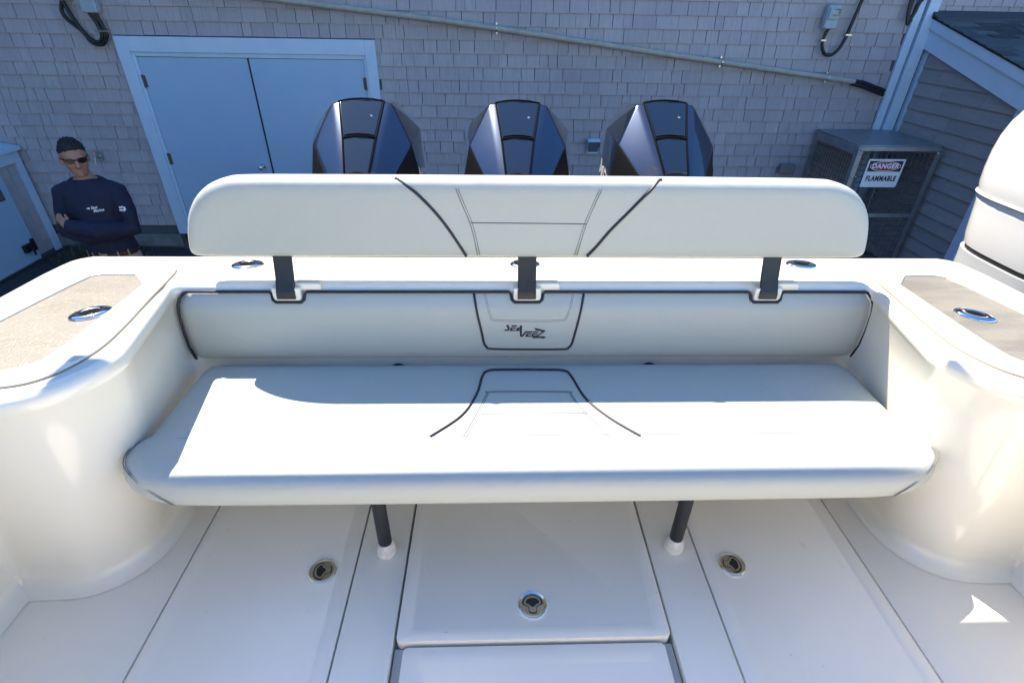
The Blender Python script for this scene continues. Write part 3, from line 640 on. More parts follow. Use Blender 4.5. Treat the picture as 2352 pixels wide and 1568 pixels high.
l_ = latch(h, .0+FX, .973, 0); l_.location.z = .0085
h = plate(rrect(-.404+FX, .404+FX, -1.4, .852, .015, 4), -.034, -.002, .004, (.05, .0012)).build('floor_hatch', SOLE, boat)
box('gutter_channel', (-.432+FX, -1.4, -.0345), (.432+FX, .858, -.026), mat('grey gutter', (.42, .41, .39), .5), boat)
# bulkhead below the seat
for s_ in (-1, 1):
    pass
# corner hatches with their recessed pads
HL = [(-1.318, 1.795), (-1.335, 1.842), (-1.375, 1.864), (-1.45, 1.87), (-1.60, 1.868), (-1.655, 1.845), (-1.70, 1.76), (-1.735, 1.60), (-1.755, 1.40), (-1.755, 1.22), (-1.73, 1.145), (-1.66, 1.115), (-1.52, 1.108), (-1.42, 1.112), (-1.345, 1.14), (-1.298, 1.205), (-1.274, 1.30), (-1.278, 1.42), (-1.30, 1.60)]
PL = [(-1.378, 1.705), (-1.412, 1.745), (-1.452, 1.788), (-1.50, 1.793), (-1.575, 1.79), (-1.605, 1.772), (-1.625, 1.70), (-1.65, 1.58), (-1.68, 1.42), (-1.69, 1.28), (-1.675, 1.21), (-1.63, 1.18), (-1.55, 1.176), (-1.47, 1.180), (-1.415, 1.20), (-1.392, 1.235), (-1.385, 1.30), (-1.382, 1.42), (-1.38, 1.58)]
HLs = [tuple(p[:2]) for p in spline([(a, b, 0) for a, b in HL+[HL[0]]], 4)[:-1]]
PLs = []
for i in range(len(PL)): PLs += [tuple(a+(b-a)*k/4 for a, b in zip(PL[i], PL[(i+1) % len(PL)])) for k in range(4)]
for s_ in (-1, 1):
    sx = lambda L: [(-s_*a*1.0 if False else (a if s_ < 0 else -a), b) for a, b in L]
    Ho, Pi = sx(HLs), sx(PLs)
    cen = Vector((sum(p[0] for p in Pi)/len(Pi), sum(p[1] for p in Pi)/len(Pi)))
    def sc(L, d): return [tuple((Vector(p)+(cen-Vector(p)).normalized()*d)[:]) for p in L]
    m_ = MB(); ZT = DZ+.009
    m_.loft([[(x, y, DZ+.0005) for x, y in Ho], [(x, y, ZT-.003) for x, y in Ho], [(x, y, ZT) for x, y in sc(Ho, .004)], [(x, y, ZT) for x, y in sc(Pi, -.004)], [(x, y, ZT-.002) for x, y in Pi], [(x, y, DZ+.001) for x, y in sc(Pi, .001)]], False)
    hh = m_.build('corner_hatch', GEL, boat, 40)
    m_ = MB(); m_.add([(x, y, DZ+.0028) for x, y in sc(Pi, -.0005)], [tuple(range(len(Pi)))]); m_.build('nonskid_pad', PAD, hh, 0)
    m_ = MB(); m_.tube([(x, y, DZ+.0015) for x, y in sc(Ho, -.002)], .0022, 6, True); m_.build('hatch_seal', mat('tan seal', (.25, .21, .15), .7), hh)
# rod holders
def rod_holder(x, y, rz_, zb):
    m_ = MB(); c = (0, 0, 0)
    m_.lathe([(.045, 0), (.0455, .003), (.043, .007), (.034, .0105), (.025, .0102), (.0215, .0085), (.0205, .002)], c, 32, 1.32, .88, 0)
    m_.lathe([(.0214, .0060), (.0214, .0083)], c, 24, 1.32, .88, 1)  # dark disc stands in for the shade inside the hole
    m_.tube([(0, 0, -.18), (0, 0, -.01)], .022, 12, mi=0)
    o = m_.build('rod_holder', [STEEL, JOINT], boat, 50); o.location = (x, y, zb); o.rotation_euler = (0, 0, rz_); return o
for x, y, r_, zb in ((-1.085, 1.885, rad(8), DZ), (-.012, 1.896, 0, DZ), (1.10, 1.897, rad(-8), DZ), (-1.43, 1.50, rad(35), DZ+.003), (1.485, 1.482, rad(-35), DZ+.003)):
    rod_holder(x, y, r_, zb)

# ------------------------------------------------------------------ bolster on the transom (part of the boat)
BP = [(1.775, .772), (1.73, .774), (1.719, .771), (1.712, .764), (1.694, .730), (1.689, .719), (1.686, .706), (1.684, .68), (1.6835, .64), (1.685, .60), (1.689, .56), (1.696, .52), (1.705, .495), (1.715, .483), (1.73, .478), (1.775, .478)]
def bY(z):
    for (ya, za), (yb, zb) in zip(BP[2:], BP[3:]):
        if zb <= z <= za: return ya+(yb-ya)*(za-z)/(za-zb) if za > zb else ya
    return 1.73
def uend(z): return 1.262+min(.022, max(0, .775-z)*.7)+max(0, .745-z)*.07
rings = []
us = [-1, -.998, -.99, -.97]+[-.9+.1*k for k in range(19)]+[.97, .99, .998, 1]
for q in us:
    e = max(0, abs(q)-.97)/.03; dr = .012*e*e
    rings.append([(q*uend(z), y+dr*(1 if y < 1.76 else 0), z) for y, z in BP])
bol = MB().loft(rings).build('bolster_pad', VINYL, boat, 60); bol.location.x = .01
cups = [-.75-BX-.01, .118-BX-.01, 1.012-BX-.01]
pp = MB()
tp = [(-uend(.48), bY(.484)-.004, .484)]+[(-uend(z), bY(z)-.004, z) for z in (.55, .62, .70, .73, .75)]+[(-1.266, 1.716, .768), (-1.25, 1.7115, .7745)]
for c in cups: tp += [(c-.066, 1.7115, .7745), (c-.059, 1.709, .764), (c-.056, 1.700, .748), (c-.046, 1.695, .740), (c+.046, 1.695, .740), (c+.056, 1.700, .748), (c+.059, 1.709, .764), (c+.066, 1.7115, .7745)]
tp += [(1.25, 1.7115, .7745), (1.266, 1.716, .768)]+[(uend(z), bY(z)-.004, z) for z in (.75, .73, .70, .62, .55)]+[(uend(.48), bY(.484)-.004, .484)]
pp.tube(tp, .0055, 8)
cp = [(-.208, .772), (-.196, .70), (-.181, .62), (-.173, .57), (-.163, .548), (-.142, .538), (0, .534), (.136, .535), (.157, .545), (.167, .567), (.175, .62), (.187, .70), (.199, .772)]
cps = spline([(a, 0, b) for a, b in cp], 6)
pp.tube([(p.x-.01, bY(p.z)-.0005, p.z) for p in cps], .0045, 8)
pp.build('piping', PIPE, bol, 60)
stt = MB()
sq = spline([(-.172, 0, .765), (-.158, 0, .71), (-.150, 0, .685), (-.130, 0, .667), (0, 0, .664), (.118, 0, .666), (.138, 0, .684), (.146, 0, .71), (.160, 0, .765)], 6)
for d in (0, .006): stt.tube([(p.x*(1-d*4)-.008, bY(p.z+d)+.0005, p.z+d) for p in sq], .0011, 6)
sq = spline([(a*1.03, 0, b-.006) for a, b in cp], 6); stt.tube([(p.x-.01, bY(p.z)+.0008, p.z) for p in sq], .001, 6)
stt.build('stitching', STITCH, bol, 60)
# emblem lettering, drawn as outlines (units of 1/2178 of a 250-pixel crop)
LG = [[(470,770),(555,770),(548,800),(580,860),(580,900),(555,945),(520,962),(395,962),(420,918),(505,910),(520,890),(478,820)],
      [(650,780),(812,780),(797,828),(630,828)],
      [(612,852),(782,852),(765,890),(670,890),(655,922),(755,922),(735,966),(570,966)],
      [(830,852),(905,852),(905,890),(865,930),(900,930),(900,966),(755,966)],
      [(897,785),(975,785),(968,1090),(985,1090),(1080,972),(1305,972),(1305,1018),(1110,1022),(1000,1155),(905,1155)],
      [(1325,975),(1500,975),(1488,1018),(1315,1018)],
      [(1120,1042),(1280,1042),(1270,1080),(1165,1085),(1155,1115),(1255,1115),(1245,1158),(1070,1158)],
      [(1300,1042),(1465,1042),(1455,1082),(1340,1085),(1330,1115),(1420,1115),(1410,1158),(1255,1158)],
      [(1360,872),(1420,870),(1700,945),(1722,972),(1480,1138),(1640,1138),(1735,1160),(1735,1180),(1660,1215),(1560,1198),(1420,1195),(1330,1208),(1290,1228),(1330,1160),(1420,1120),(1610,1000),(1590,980),(1405,938)]]
lm = MB()
for poly in LG:
    P2 = []
    for a, b in poly:
        p = at((1800+a*250/2178)*.6272, (1100+b*250/2178)*.6272, Y=1.685); P2.append((p.x-BX-.01, bY(p.z)-.0012, p.z))
    lm.add(P2, [tuple(range(len(P2)))])
lm.build('emblem_lettering', PIPE, bol, 0)
# recesses that hold the backrest brackets
for c in cups:
    m_ = MB(); L = rrect(c-.05, c+.05, .7465, .797, (.014, .014, .004, .004), 4)
    m_.loft([[(x, 1.775, z) for x, z in L], [(x, 1.696, z) for x, z in L], [(x, 1.693, z) for x, z in offset(L, .003)]])
    L = rrect(c+.03, c+.12, DZ-.02, DZ+.007, (.002, .002, .012, .002), 4)
    m_.loft([[(x, 1.745, z) for x, z in L], [(x, 1.716, z) for x, z in L], [(x, 1.714, z) for x, z in offset(L, .002)]])
    o = m_.build('bracket_recess', GEL, boat, 40); o.location.x = .01
# dark holes of speakers or drains on the bulkhead behind the seat
for x in (-.52, .50): MB().tube([(x, 1.752, .405), (x, 1.728, .405)], .036, 20).build('drain_cover', DARK, boat)
# boom with arms, unseen, added above the cockpit to shade its floor
bevel(MB().box((-2.19, 1.95, 2.86), (.36, 2.165, 2.90)).build('shade_boom', GEL, boat), .012, 2)
for x in (-2.02, .2): MB().tube([(x, 2.02, 2.87), (max(-1.25, min(.2, x)), -1.4, 2.31)], .025, 10).build('shade_boom_arm', STEEL, boat)
# unseen forward of the viewer: leaning post added to bounce sunlight, console, hardtop
o = MB().box((-1.0, -1.2, 0), (1.0, -.55, .95)).build('bounce_leaning_post', GEL, boat); bevel(o, .06, 3)
o = MB().box((-.75, -3.2, 0), (.75, -2.3, 1.5)).build('console', GEL, boat); bevel(o, .08, 3)
L = rrect(-1.3, 1.3, -4.0, -1.3, .25, 6)
MB().loft([[(x, y, 2.25) for x, y in offset(L, .04)], [(x, y, 2.27) for x, y in L], [(x, y, 2.33) for x, y in L], [(x, y, 2.36) for x, y in offset(L, .06)]]).build('hardtop', GEL, boat, 50)
for x in (-.8, .8):
    for y0, y1 in ((-1.4, -1.6), (-3.1, -3.2)): MB().tube([(x, y0, 0), (x*1.05, y1, 2.26)], .03, 10).build('hardtop_post', STEEL, boat)

# ------------------------------------------------------------------ bench seat
SX = .14
bench = thing('bench_seat', 'long white vinyl bench seat with dark piping across the stern', 'bench seat', (SX, 1.19, 0)); O = Vector((0, 1.19, 0))
def spart(mb, name, m, parent=bench, smooth=60): return bpart(mb, name, m, parent, smooth, O)
hf = [(0, 1.068), (.35, 1.068), (.7, 1.069), (.95, 1.07), (1.08, 1.074), (1.17, 1.09), (1.235, 1.122), (1.275, 1.16), (1.292, 1.20), (1.289, 1.235), (1.275, 1.262), (1.262, 1.275), (1.262, 1.40), (1.262, 1.55), (1.262, 1.635), (1.252, 1.672), (1.215, 1.69), (.9, 1.69), (.45, 1.69), (0, 1.69)]
hfs = [tuple(p[:2]) for p in spline([(a, b, 0) for a, b in hf], 3)]
SL = ccw(hfs+[(-a, b) for a, b in hfs[-2:0:-1]])
R = []
for d, zz in ((.05, .372), (.02, .374), (.006, .384), (0, .40), (-.002, .425), (.001, .447), (.007, .462), (.017, .4735), (.032, .4795), (.05, .4815), (.09, .483), (.15, .4845)):
    R.append([(x, y, zz) for x, y in offset(SL, d)])
cush = spart(MB().loft(R), 'seat_cushion', VINYL)
ZS = .4843
pp = MB(); pl = [(988, 1003), (1060, 955), (1095, 905), (1108, 864), (1122, 851), (1160, 849), (1250, 849), (1295, 851), (1312, 864), (1345, 915), (1400, 960), (1470, 1001)]
pp.tube([(p.x-SX, p.y, ZS+.001) for p in spline([at(a, b, Z=ZS) for a, b in pl], 6)], .0048, 8)
spart(pp, 'piping', PIPE, cush)
stt = MB()
for pl in ([(1065, 1002), (1086, 965), (1107, 925), (1118, 904), (1130, 899), (1298, 899), (1312, 905), (1330, 930), (1364, 965), (1398, 1001)], [(1103, 950), (1350, 949)]):
    Q = spline([at(a, b, Z=ZS) for a, b in pl], 5)
    stt.tube([(p.x-SX, p.y, ZS+.0006) for p in Q], .0019, 6)
    if len(pl) > 3: stt.tube([(p.x*.97-SX*.97, p.y-.006, ZS+.0006) for p in Q], .0015, 6)
stt.tube([(-1.235, 1.262, .4805)]+[(q, 1.262, ZS+.0004) for q in (-1.1, -.5, 0, .5, 1.1)]+[(1.235, 1.262, .4805)], .0012, 6)
for s_ in (-1, 1):
    Q = spline([(s_*1.272, 1.265, .470), (s_*1.283, 1.22, .474), (s_*1.268, 1.165, .470), (s_*1.215, 1.117, .458), (s_*1.15, 1.083, .43), (s_*1.10, 1.0745, .39)], 5)
    stt.tube(Q, .0015, 6); stt.tube([q+Vector((-s_*.010, -.003, .003)) for q in Q[3:]], .0010, 6)
spart(stt, 'stitching', STITCH, cush)
for s_, ux in ((-1, -.39-SX), (1, .649-SX)):
    lg = spart(MB().tube([(ux, 1.185, .03), (ux, 1.185, .385)], .0235, 16), 'leg', BLACKM)
    spart(MB().lathe([(.034, 0), (.0345, .01), (.031, .045), (.0245, .058)], (ux, 1.185, .0005), 20), 'rubber_foot', RUBBER, lg)
for s_ in (-1, 1):
    spart(MB().box((s_*1.0-.03, 1.60, .33), (s_*1.0+.03, 1.74, .371)), 'hinge_bracket', STEEL, bench)

# ------------------------------------------------------------------ backrest
RY = 1.718
br = thing('backrest', 'long white padded backrest on three black brackets above the transom', 'backrest', (SX, RY, .76)); O = Vector((0, RY, .76))
def rpart(mb, name, m, parent=br, smooth=60): return bpart(mb, name, m, parent, smooth, O)
hw = [(1.193, .905), (1.205, .920), (1.200, .96), (1.190, 1.0), (1.172, 1.05), (1.140, 1.10), (1.09, 1.143), (1.03, 1.166), (.96, 1.174), (.7, 1.176), (.35, 1.177), (0, 1.177)]
hw = [(0, .899), (.35, .899), (.7, .899), (1.0, .899), (1.14, .8995), (1.175, .901)]+hw
hws = [tuple(p[:2]) for p in spline([(a, b, 0) for a, b in hw], 3)]
RL = ccw(hws+[(-a, b) for a, b in hws[-2:0:-1]])
R = []
for d, y in ((.05, RY+.088), (.014, RY+.086), (.003, RY+.078), (0, RY+.065), (-.001, RY+.045), (0, RY+.030), (.004, RY+.016), (.012, RY+.006), (.024, RY+.0005), (.045, RY-.002), (.08, RY-.003)):
    R.append([(x, y, z) for x, z in offset(RL, d)])
bc = rpart(MB().loft(R), 'backrest_cushion', VINYL)
pp = MB()
def onback(pts, n=6, dy=0):
    out_ = []
    for p in spline([at(a, b, Y=RY) for a, b in pts], n):
        zz = p.z; e = max(0, zz-1.137)/.04; dyy = .03*min(1, e)**2; e2 = max(0, .915-zz)/.017; dyy += .012*min(1, e2)**2
        out_.append((p.x-SX, RY-.0035+dyy+dy, min(zz, 1.176)))
    return out_
pp.tube(onback([(905, 414), (925, 423), (955, 442), (1000, 487), (1030, 525), (1055, 562), (1071, 588)]), .0052, 8)
rpart(pp, 'piping', PIPE, bc); pp = MB()
pp.tube(onback([(1526, 414), (1507, 427), (1480, 450), (1440, 490), (1400, 530), (1370, 565), (1348, 588)]), .0052, 8)
rpart(pp, 'piping', PIPE, bc)
stt = MB()
for pl in ([(1038, 412), (1060, 466), (1082, 520), (1097, 586)], [(1394, 412), (1368, 466), (1345, 520), (1325, 586)]):
    Q = onback(pl); stt.tube([(x, y+.0008, z) for x, y, z in Q], .0017, 6); stt.tube([(x+(.008 if pl[0][0] < 1200 else -.008), y+.0008, z) for x, y, z in Q], .0014, 6)
stt.tube([(x, y+.0006, z) for x, y, z in onback([(1082, 511), (1346, 514)], 3)], .0022, 6)
for s_ in (-1, 1): stt.tube([(s_*1.0, RY+.032, 1.173), (s_*1.08, RY+.031, 1.147), (s_*1.14, RY+.03, 1.10), (s_*1.172, RY+.028, 1.05)], .0012, 6)
rpart(stt, 'stitching', STITCH, bc)
for xc in (-.75, .116, 1.01):
    x = xc-SX
    Q = [(1.688, .757), (1.689, .775), (1.695, .79), (1.715, .83), (1.728, .88), (1.745, .94), (1.76, 1.02)]
    m_ = MB().loft([[(x-.0335, y-.005, z), (x+.0335, y-.005, z), (x+.0335, y+.005, z), (x-.0335, y+.005, z)] for y, z in Q])
    o = rpart(m_, 'bracket', BLACKM, br, 30); bevel(o, .003, 2, 50)

# ------------------------------------------------------------------ black outboard motors
def outboard():
    root = thing('outboard_motor', '', 'outboard motor', (0, 2.74, GZ), group='black outboard motors on the transom')
    H = Vector((0, 2.74, GZ))
    def op(mb, name, m, parent=root, smooth=40): return bpart(mb, name, m, parent, smooth, H)
    m_ = MB()
    K = dict(a0=(0, 2.745, 1.270), a1=(.106, 2.74, 1.265), e1=(.140, 2.74, 1.258), c0=(0, 2.395, 1.014), c1=(.054, 2.40, 1.011), c2=(.083, 2.408, 1.004), b0=(0, 2.565, 1.137), b1=(.075, 2.57, 1.134), b2=(.108, 2.573, 1.130),
             f=(.232, 2.62, 1.095), g=(.152, 2.44, .985), d0=(0, 2.35, .84), d1=(.05, 2.355, .84), d2=(.08, 2.365, .84), h=(.115, 2.385, .84),
             s1=(.222, 2.79, 1.180), s2=(.262, 2.82, 1.133), s3=(.272, 2.82, .94), s4=(.270, 2.82, .70), k1=(.262, 2.62, .95), k2=(.262, 2.58, .70), k3=(.19, 2.42, .70), k4=(.06, 2.36, .70), k0=(0, 2.355, .70),
             r1=(.130, 3.08, 1.225), r0=(0, 3.10, 1.232), r2=(.175, 3.10, 1.13), r3=(.205, 3.12, .94), r4=(.20, 3.12, .70), q0=(0, 3.30, 1.15), q1=(.10, 3.24, 1.13), q2=(.13, 3.26, .94), q3=(0, 3.32, .94), q4=(.13, 3.25, .70), q5=(0, 3.32, .70))
    FA = [('a0', 'a1', 'b1', 'b0', 0), ('b0', 'b1', 'c1', 'c0', 0), ('c0', 'c1', 'd1', 'd0', 0), ('a1', 'e1', 'b2', 'b1', 1), ('b1', 'b2', 'c2', 'c1', 1), ('c1', 'c2', 'd2', 'd1', 1),
          ('e1', 'f', 'b2', 1), ('b2', 'f', 'g', 'c2', 1), ('c2', 'g', 'h', 'd2', 1), ('e1', 's1', 'f', 0), ('s1', 's2', 'f', 0), ('s2', 's3', 'k1', 'f', 0), ('f', 'k1', 'g', 2), ('g', 'k1', 'k2', 'k3', 2), ('g', 'k3', 'h', 2), ('h', 'k3', 'k4', 'd2', 2), ('d2', 'k4', 'd1', 2), ('d1', 'k4', 'k0', 'd0', 2),
          ('k1', 's3', 's4', 'k2', 0), ('a0', 'r0', 'r1', 'a1', 0), ('a1', 'r1', 'e1', 0), ('e1', 'r1', 's1', 0), ('s1', 'r1', 'r2', 0), ('s1', 'r2', 's2', 0), ('s2', 'r2', 'r3', 's3', 0), ('s3', 'r3', 'r4', 's4', 0),
          ('r0', 'q0', 'q1', 'r1', 0), ('r1', 'q1', 'r2', 0), ('r2', 'q1', 'q2', 'r3', 0), ('q0', 'q3', 'q2', 'q1', 0), ('r3', 'q2', 'q4', 'r4', 0), ('q3', 'q5', 'q4', 'q2', 0)]
    for s_ in (1, -1):
        idx = {k: i for i, k in enumerate(K)}
        V = [(s_*p[0], p[1], p[2]) for p in K.values()]
        for fa in FA: m_.add(V, [tuple(idx[k] for k in fa[:-1])], fa[-1])
    cowl = op(m_, 'cowl', [COWL, COWLS, COWLM])
    bm = bmesh.new(); bm.from_mesh(cowl.data); bmesh.ops.remove_doubles(bm, verts=bm.verts, dist=.0005); bmesh.ops.recalc_face_normals(bm, faces=bm.faces); bm.to_mesh(cowl.data); bm.free()
    cowl.data.set_sharp_from_angle(angle=rad(89)); bevel(cowl, .009, 3, 12)
    # two hood panels let into the front, with their dark joints
    def quadplate(P, up_, mt, name):
        a, b, c, d = [Vector(p) for p in P]; n_ = (b-a).cross(d-a).normalized()
        if n_.z < 0: n_ = -n_
        cen = (a+b+c+d)/4; mid_ = (a+b)/2; 
        R0 = [p+(cen-p)*.045 for p in (a, b, c, d)]
        top_ = []
        for k in range(9):
            t_ = k/8; p = R0[0].lerp(R0[1], t_)+n_*(.012*(1-(2*t_-1)**2)); q = R0[3].lerp(R0[2], t_)+n_*(.012*(1-(2*t_-1)**2)); top_.append((p, q))
        mb = MB(); mb.loft([[p-n_*.006 for p, q in top_]+[q-n_*.006 for p, q in top_[::-1]], [p+n_*up_*.6 for p, q in top_]+[q+n_*up_*.6 for p, q in top_[::-1]],
                            [p+n_*up_+(cen-p)*.012 for p, q in top_]+[q+n_*up_+(cen-q)*.012 for p, q in top_[::-1]]])
        return op(mb, name, mt, cowl, 30)
    kk = K
    quadplate([(-.103, 2.74, 1.267), (.103, 2.74, 1.267), (.074, 2.575, 1.141), (-.074, 2.575, 1.141)], .004, COWL, 'hood_panel')
    quadplate([(-.073, 2.562, 1.131), (.073, 2.562, 1.131), (.052, 2.40, 1.012), (-.052, 2.40, 1.012)], .004, COWL, 'hood_panel')
    j = MB()
    for s_ in (1, -1): j.tube([(s_*.1065, 2.745, 1.268), (s_*.0765, 2.57, 1.1355), (s_*.055, 2.40, 1.0125), (s_*.05, 2.356, .85)], .0045, 6)
    j.tube([(-.074, 2.567, 1.136)]+[(q*.074, 2.567-.006*(1-q*q), 1.136+.009*(1-q*q)) for q in (-.5, 0, .5)]+[(.074, 2.567, 1.136)], .0055, 6)
    j.tube([(-.104, 2.748, 1.267)]+[(q*.104, 2.748-.004*(1-q*q), 1.268+.011*(1-q*q)) for q in (-.5, 0, .5)]+[(.104, 2.748, 1.267)], .005, 6)
    op(j, 'panel_joint', JOINT, cowl)
    nb_ = MB(); nb_.ball((.052, 2.66, 1.216), (.007, .007, .005), 10, 6); op(nb_, 'nozzle', STEEL, cowl)
    # raised lettering along each side, laid on the surface
    bv = BVHTree.FromPolygons([v.co+H for v in cowl.data.vertices], [tuple(p.vertices) for p in cowl.data.polygons])
    for s_ in (1, -1):
        V, Fc = text_mesh('MERCURY', .115, .003, .3, 0, 1.0, 1.0, 'LEFT'); mb = MB(); ca = math.cos(rad(9)); sa = math.sin(rad(9)); Q = []
        for a_, b_, c_ in V:
            if s_ > 0: y, z = 2.60+a_*ca-b_*sa, .955+a_*-.30+b_
            else: y, z = 2.84-a_*ca, .955+a_*-.30+b_
            h_ = bv.ray_cast(Vector((s_*1.0, y, z)), Vector((-s_, 0, 0))); Q.append(((h_[0].x if h_[0] else s_*.25)+s_*.003, y, z))
        mb.add(Q, Fc); op(mb, 'side_lettering', GLINT, cowl, 0)
    # lower cowl, leg and propeller
    lc = MB(); lc.loft([[(.27, 2.58, .699), (.20, 2.42, .699), (0, 2.37, .699), (-.20, 2.42, .699), (-.27, 2.58, .699), (-.28, 2.84, .699), (-.25, 3.13, .699), (0, 3.30, .699), (.25, 3.13, .699), (.28, 2.84, .699)],
                        [(.22, 2.60, .40), (.16, 2.48, .40), (0, 2.45, .40), (-.16, 2.48, .40), (-.22, 2.60, .40), (-.22, 2.84, .40), (-.19, 3.05, .40), (0, 3.14, .40), (.19, 3.05, .40), (.22, 2.84, .40)]])
    op(lc, 'lower_cowl', COWLM)
    lg = MB(); lg.loft([[(.13, 2.6, .42), (0, 2.52, .42), (-.13, 2.6, .42), (-.12, 2.95, .42), (0, 3.05, .42), (.12, 2.95, .42)], [(.07, 2.66, -.2), (0, 2.6, -.2), (-.07, 2.66, -.2), (-.06, 2.95, -.2), (0, 3.02, -.2), (.06, 2.95, -.2)], [(.035, 2.72, -.45), (0, 2.68, -.45), (-.035, 2.72, -.45), (-.03, 2.95, -.45), (0, 3.0, -.45), (.03, 2.95, -.45)]])
    lg.box((-.13, 2.60, -.22), (.13, 3.1, -.205)); lg.box((-.012, 2.72, -.72), (.012, 2.92, -.45))
    op(lg, 'leg', COWLM); 
    to = MB(); to.tube([(0, 2.55, -.47), (0, 2.66, -.47), (0, 2.9, -.47), (0, 3.08, -.47), (0, 3.2, -.47)], [.01, .06, .068, .055, .02], 14)
    for k in range(4):
        a = k*math.pi/2; ex = Vector((math.cos(a), 0, math.sin(a))); ey = Vector((-math.sin(a), 0, math.cos(a))); c_ = Vector((0, 3.12, -.47))
        to.add([c_+ex*.04-ey*.03+Vector((0, -.04, 0)), c_+ex*.14-ey*.08+Vector((0, -.03, 0)), c_+ex*.19+Vector((0, .01, 0)), c_+ex*.14+ey*.06+Vector((0, .05, 0)), c_+ex*.04+ey*.03+Vector((0, .04, 0))], [(0, 1, 2, 3, 4)])
    op(to, 'propeller', STEEL)
    br_ = MB().box((-.11, 2.34, .0), (.11, 2.62, .40)); bevel(op(br_, 'clamp_bracket', COWLM), .02)
    return root
ob = outboard()
for i, (x, y, a, lab) in enumerate(((-.636, 2.74, 2.5, 'black outboard motor in front of the white double doors, the left one of three'),
                                    (.112, 2.74, -1, 'middle black outboard motor, with a cloudy sky reflection on its left facet'),
                                    (.832, 2.74, 0, 'black outboard motor with strong sun glare on its left facet, beside the vent hood'))):
    o = ob if i == 0 else copy_tree(ob)
    o.location = (x, y, GZ+(.008 if i == 2 else 0)); o.rotation_euler = (0, 0, rad(a)); o['label'] = lab

# ------------------------------------------------------------------ white outboard of the next boat
wo = thing('outboard_motor', 'large white outboard motor of the next boat at the right edge', 'outboard motor', (3.02, 2.55, GZ)); O = Vector((3.02, 2.55, GZ))
def sup(cx, cy, a, b, z, n=40, e=3.2):
    return [(cx+a*math.copysign(abs(math.cos(t))**(2/e), math.cos(t)), cy+b*math.copysign(abs(math.sin(t))**(2/e), math.sin(t)), z) for t in [2*math.pi*k/n for k in range(n)]]
ccx, ccy = 3.13, 2.62
prof = [(.36, .795), (.372, .85), (.378, .93), (.380, 1.02), (.375, 1.10), (.362, 1.17), (.34, 1.23), (.305, 1.285), (.26, 1.335), (.21, 1.375), (.15, 1.405), (.07, 1.42)]
m_ = MB().loft([sup(ccx, ccy, a, a*1.25, z) for a, z in prof]); wc = bpart(m_, 'cowl', WPAINT, wo, 50, O)
m_ = MB().loft([sup(ccx, ccy, a, a*1.25, z) for a, z in ((.322, .50), (.334, .56), (.346, .68), (.352, .74), (.358, .785), (.354, .794))]); bpart(m_, 'middle_cowl', WPAINT, wo, 50, O)
m_ = MB().tube(sup(ccx, ccy, .366, .366*1.25, .795), .006, 6, True); bpart(m_, 'cowl_seam', GREYP, wo, 50, O)
m_ = MB().loft([sup(ccx, ccy, a, a*1.25, z) for a, z in ((.312, .47), (.316, .50))]); bpart(m_, 'air_slot', DARK, wo, 50, O)
m_ = MB().loft([sup(ccx, ccy, a, a*1.25, z) for a, z in ((.27, .10), (.315, .25), (.322, .40), (.328, .47))]); bpart(m_, 'lower_cowl', GREYP, wo, 50, O)
m_ = MB().tube([at(2262, 300, Y=2.25), at(2352, 236, Y=2.18)], .008, 8); 
m_ = MB(); m_.loft([sup(ccx, ccy+.05, a, b, z, 16) for a, b, z in ((.10, .2, .12), (.07, .18, -.3), (.03, .14, -.7))]); m_.tube([(ccx, 2.4, -.5), (ccx, 2.5, -.5), (ccx, 2.9, -.5), (ccx, 3.1, -.5)], [.01, .06, .06, .03], 12); bpart(m_, 'leg', WPAINT, wo, 50, O)
m_ = MB().tube([(ccx-.11, ccy-.395, .36), (ccx-.11, ccy-.43, .36)], .011, 10); bpart(m_, 'drain_plug', DARK, wo, 50, O)
nbt = thing('neighbouring_boat', 'white hull of the next boat under the white outboard at the right', 'boat', (3.92, 0, GZ))
m_ = MB(); nbx = 3.85
m_.loft([[(nbx-s_*1.2, y, .52), (nbx-s_*1.15, y, .0), (nbx, y, -.62 if y > -5 else 0), (nbx+s_*1.15, y, .0), (nbx+s_*1.2, y, .52)] for y, s_ in ((2.05, .95), (0, 1), (-3, .95), (-5, .6), (-6.3, .05))], True)
bpart(m_, 'hull', GEL, nbt, 40, Vector((3.92, 0, GZ)))

# ------------------------------------------------------------------ the man
SKIN = mat('tanned skin', (.36, .19, .135), .55); SHIRT = mat('navy shirt cloth', (.012, .016, .042), .85); KHAKI = mat('khaki cloth', (.33, .275, .205), .85)
HAIR = mat('dark brown hair', (.012, .009, .008), .6, bump=(140, .8, .01)); LEATH = mat('brown belt', (.035, .018, .015), .5); LENS = mat('dark lens', (.008, .009, .012), .12, spec=.35); SHOE = mat('brown shoe', (.05, .035, .025), .6)
man = thing('person', 'man with arms crossed in navy long sleeved shirt and sunglasses standing by the shingled wall', 'person', (-2.755, 3.62, GZ+.005), rad(6)); man.scale = (.87, .93, 1.012)
def ell(cx, cy, z, a, b, n=20): return [(cx+a*math.cos(2*math.pi*k/n), cy+b*math.sin(2*math.pi*k/n), z) for k in range(n)]
def limb(mb, pts, rr): mb.tube(pts, rr, 12)
def torso(mb, g=0, z0=.90, z1=1.52):
    T = [(.90, .165, .115, .0), (.97, .168, .118, 0), (1.03, .164, .117, -.005), (1.10, .168, .122, -.012), (1.20, .176, .125, -.01), (1.30, .188, .126, -.005), (1.36, .198, .116, 0), (1.41, .19, .10, .006), (1.445, .14, .082, .011), (1.467, .095, .070, .012), (1.48, .068, .064, .012), (1.51, .06, .062, .008), (1.55, .058, .062, .0)]
    mb.loft([ell(0, cy, z, a+g, b+g) for z, a, b, cy in T if z0 <= z <= z1])
sh = {-1: Vector((-.190, .005, 1.375)), 1: Vector((.190, .005, 1.375))}
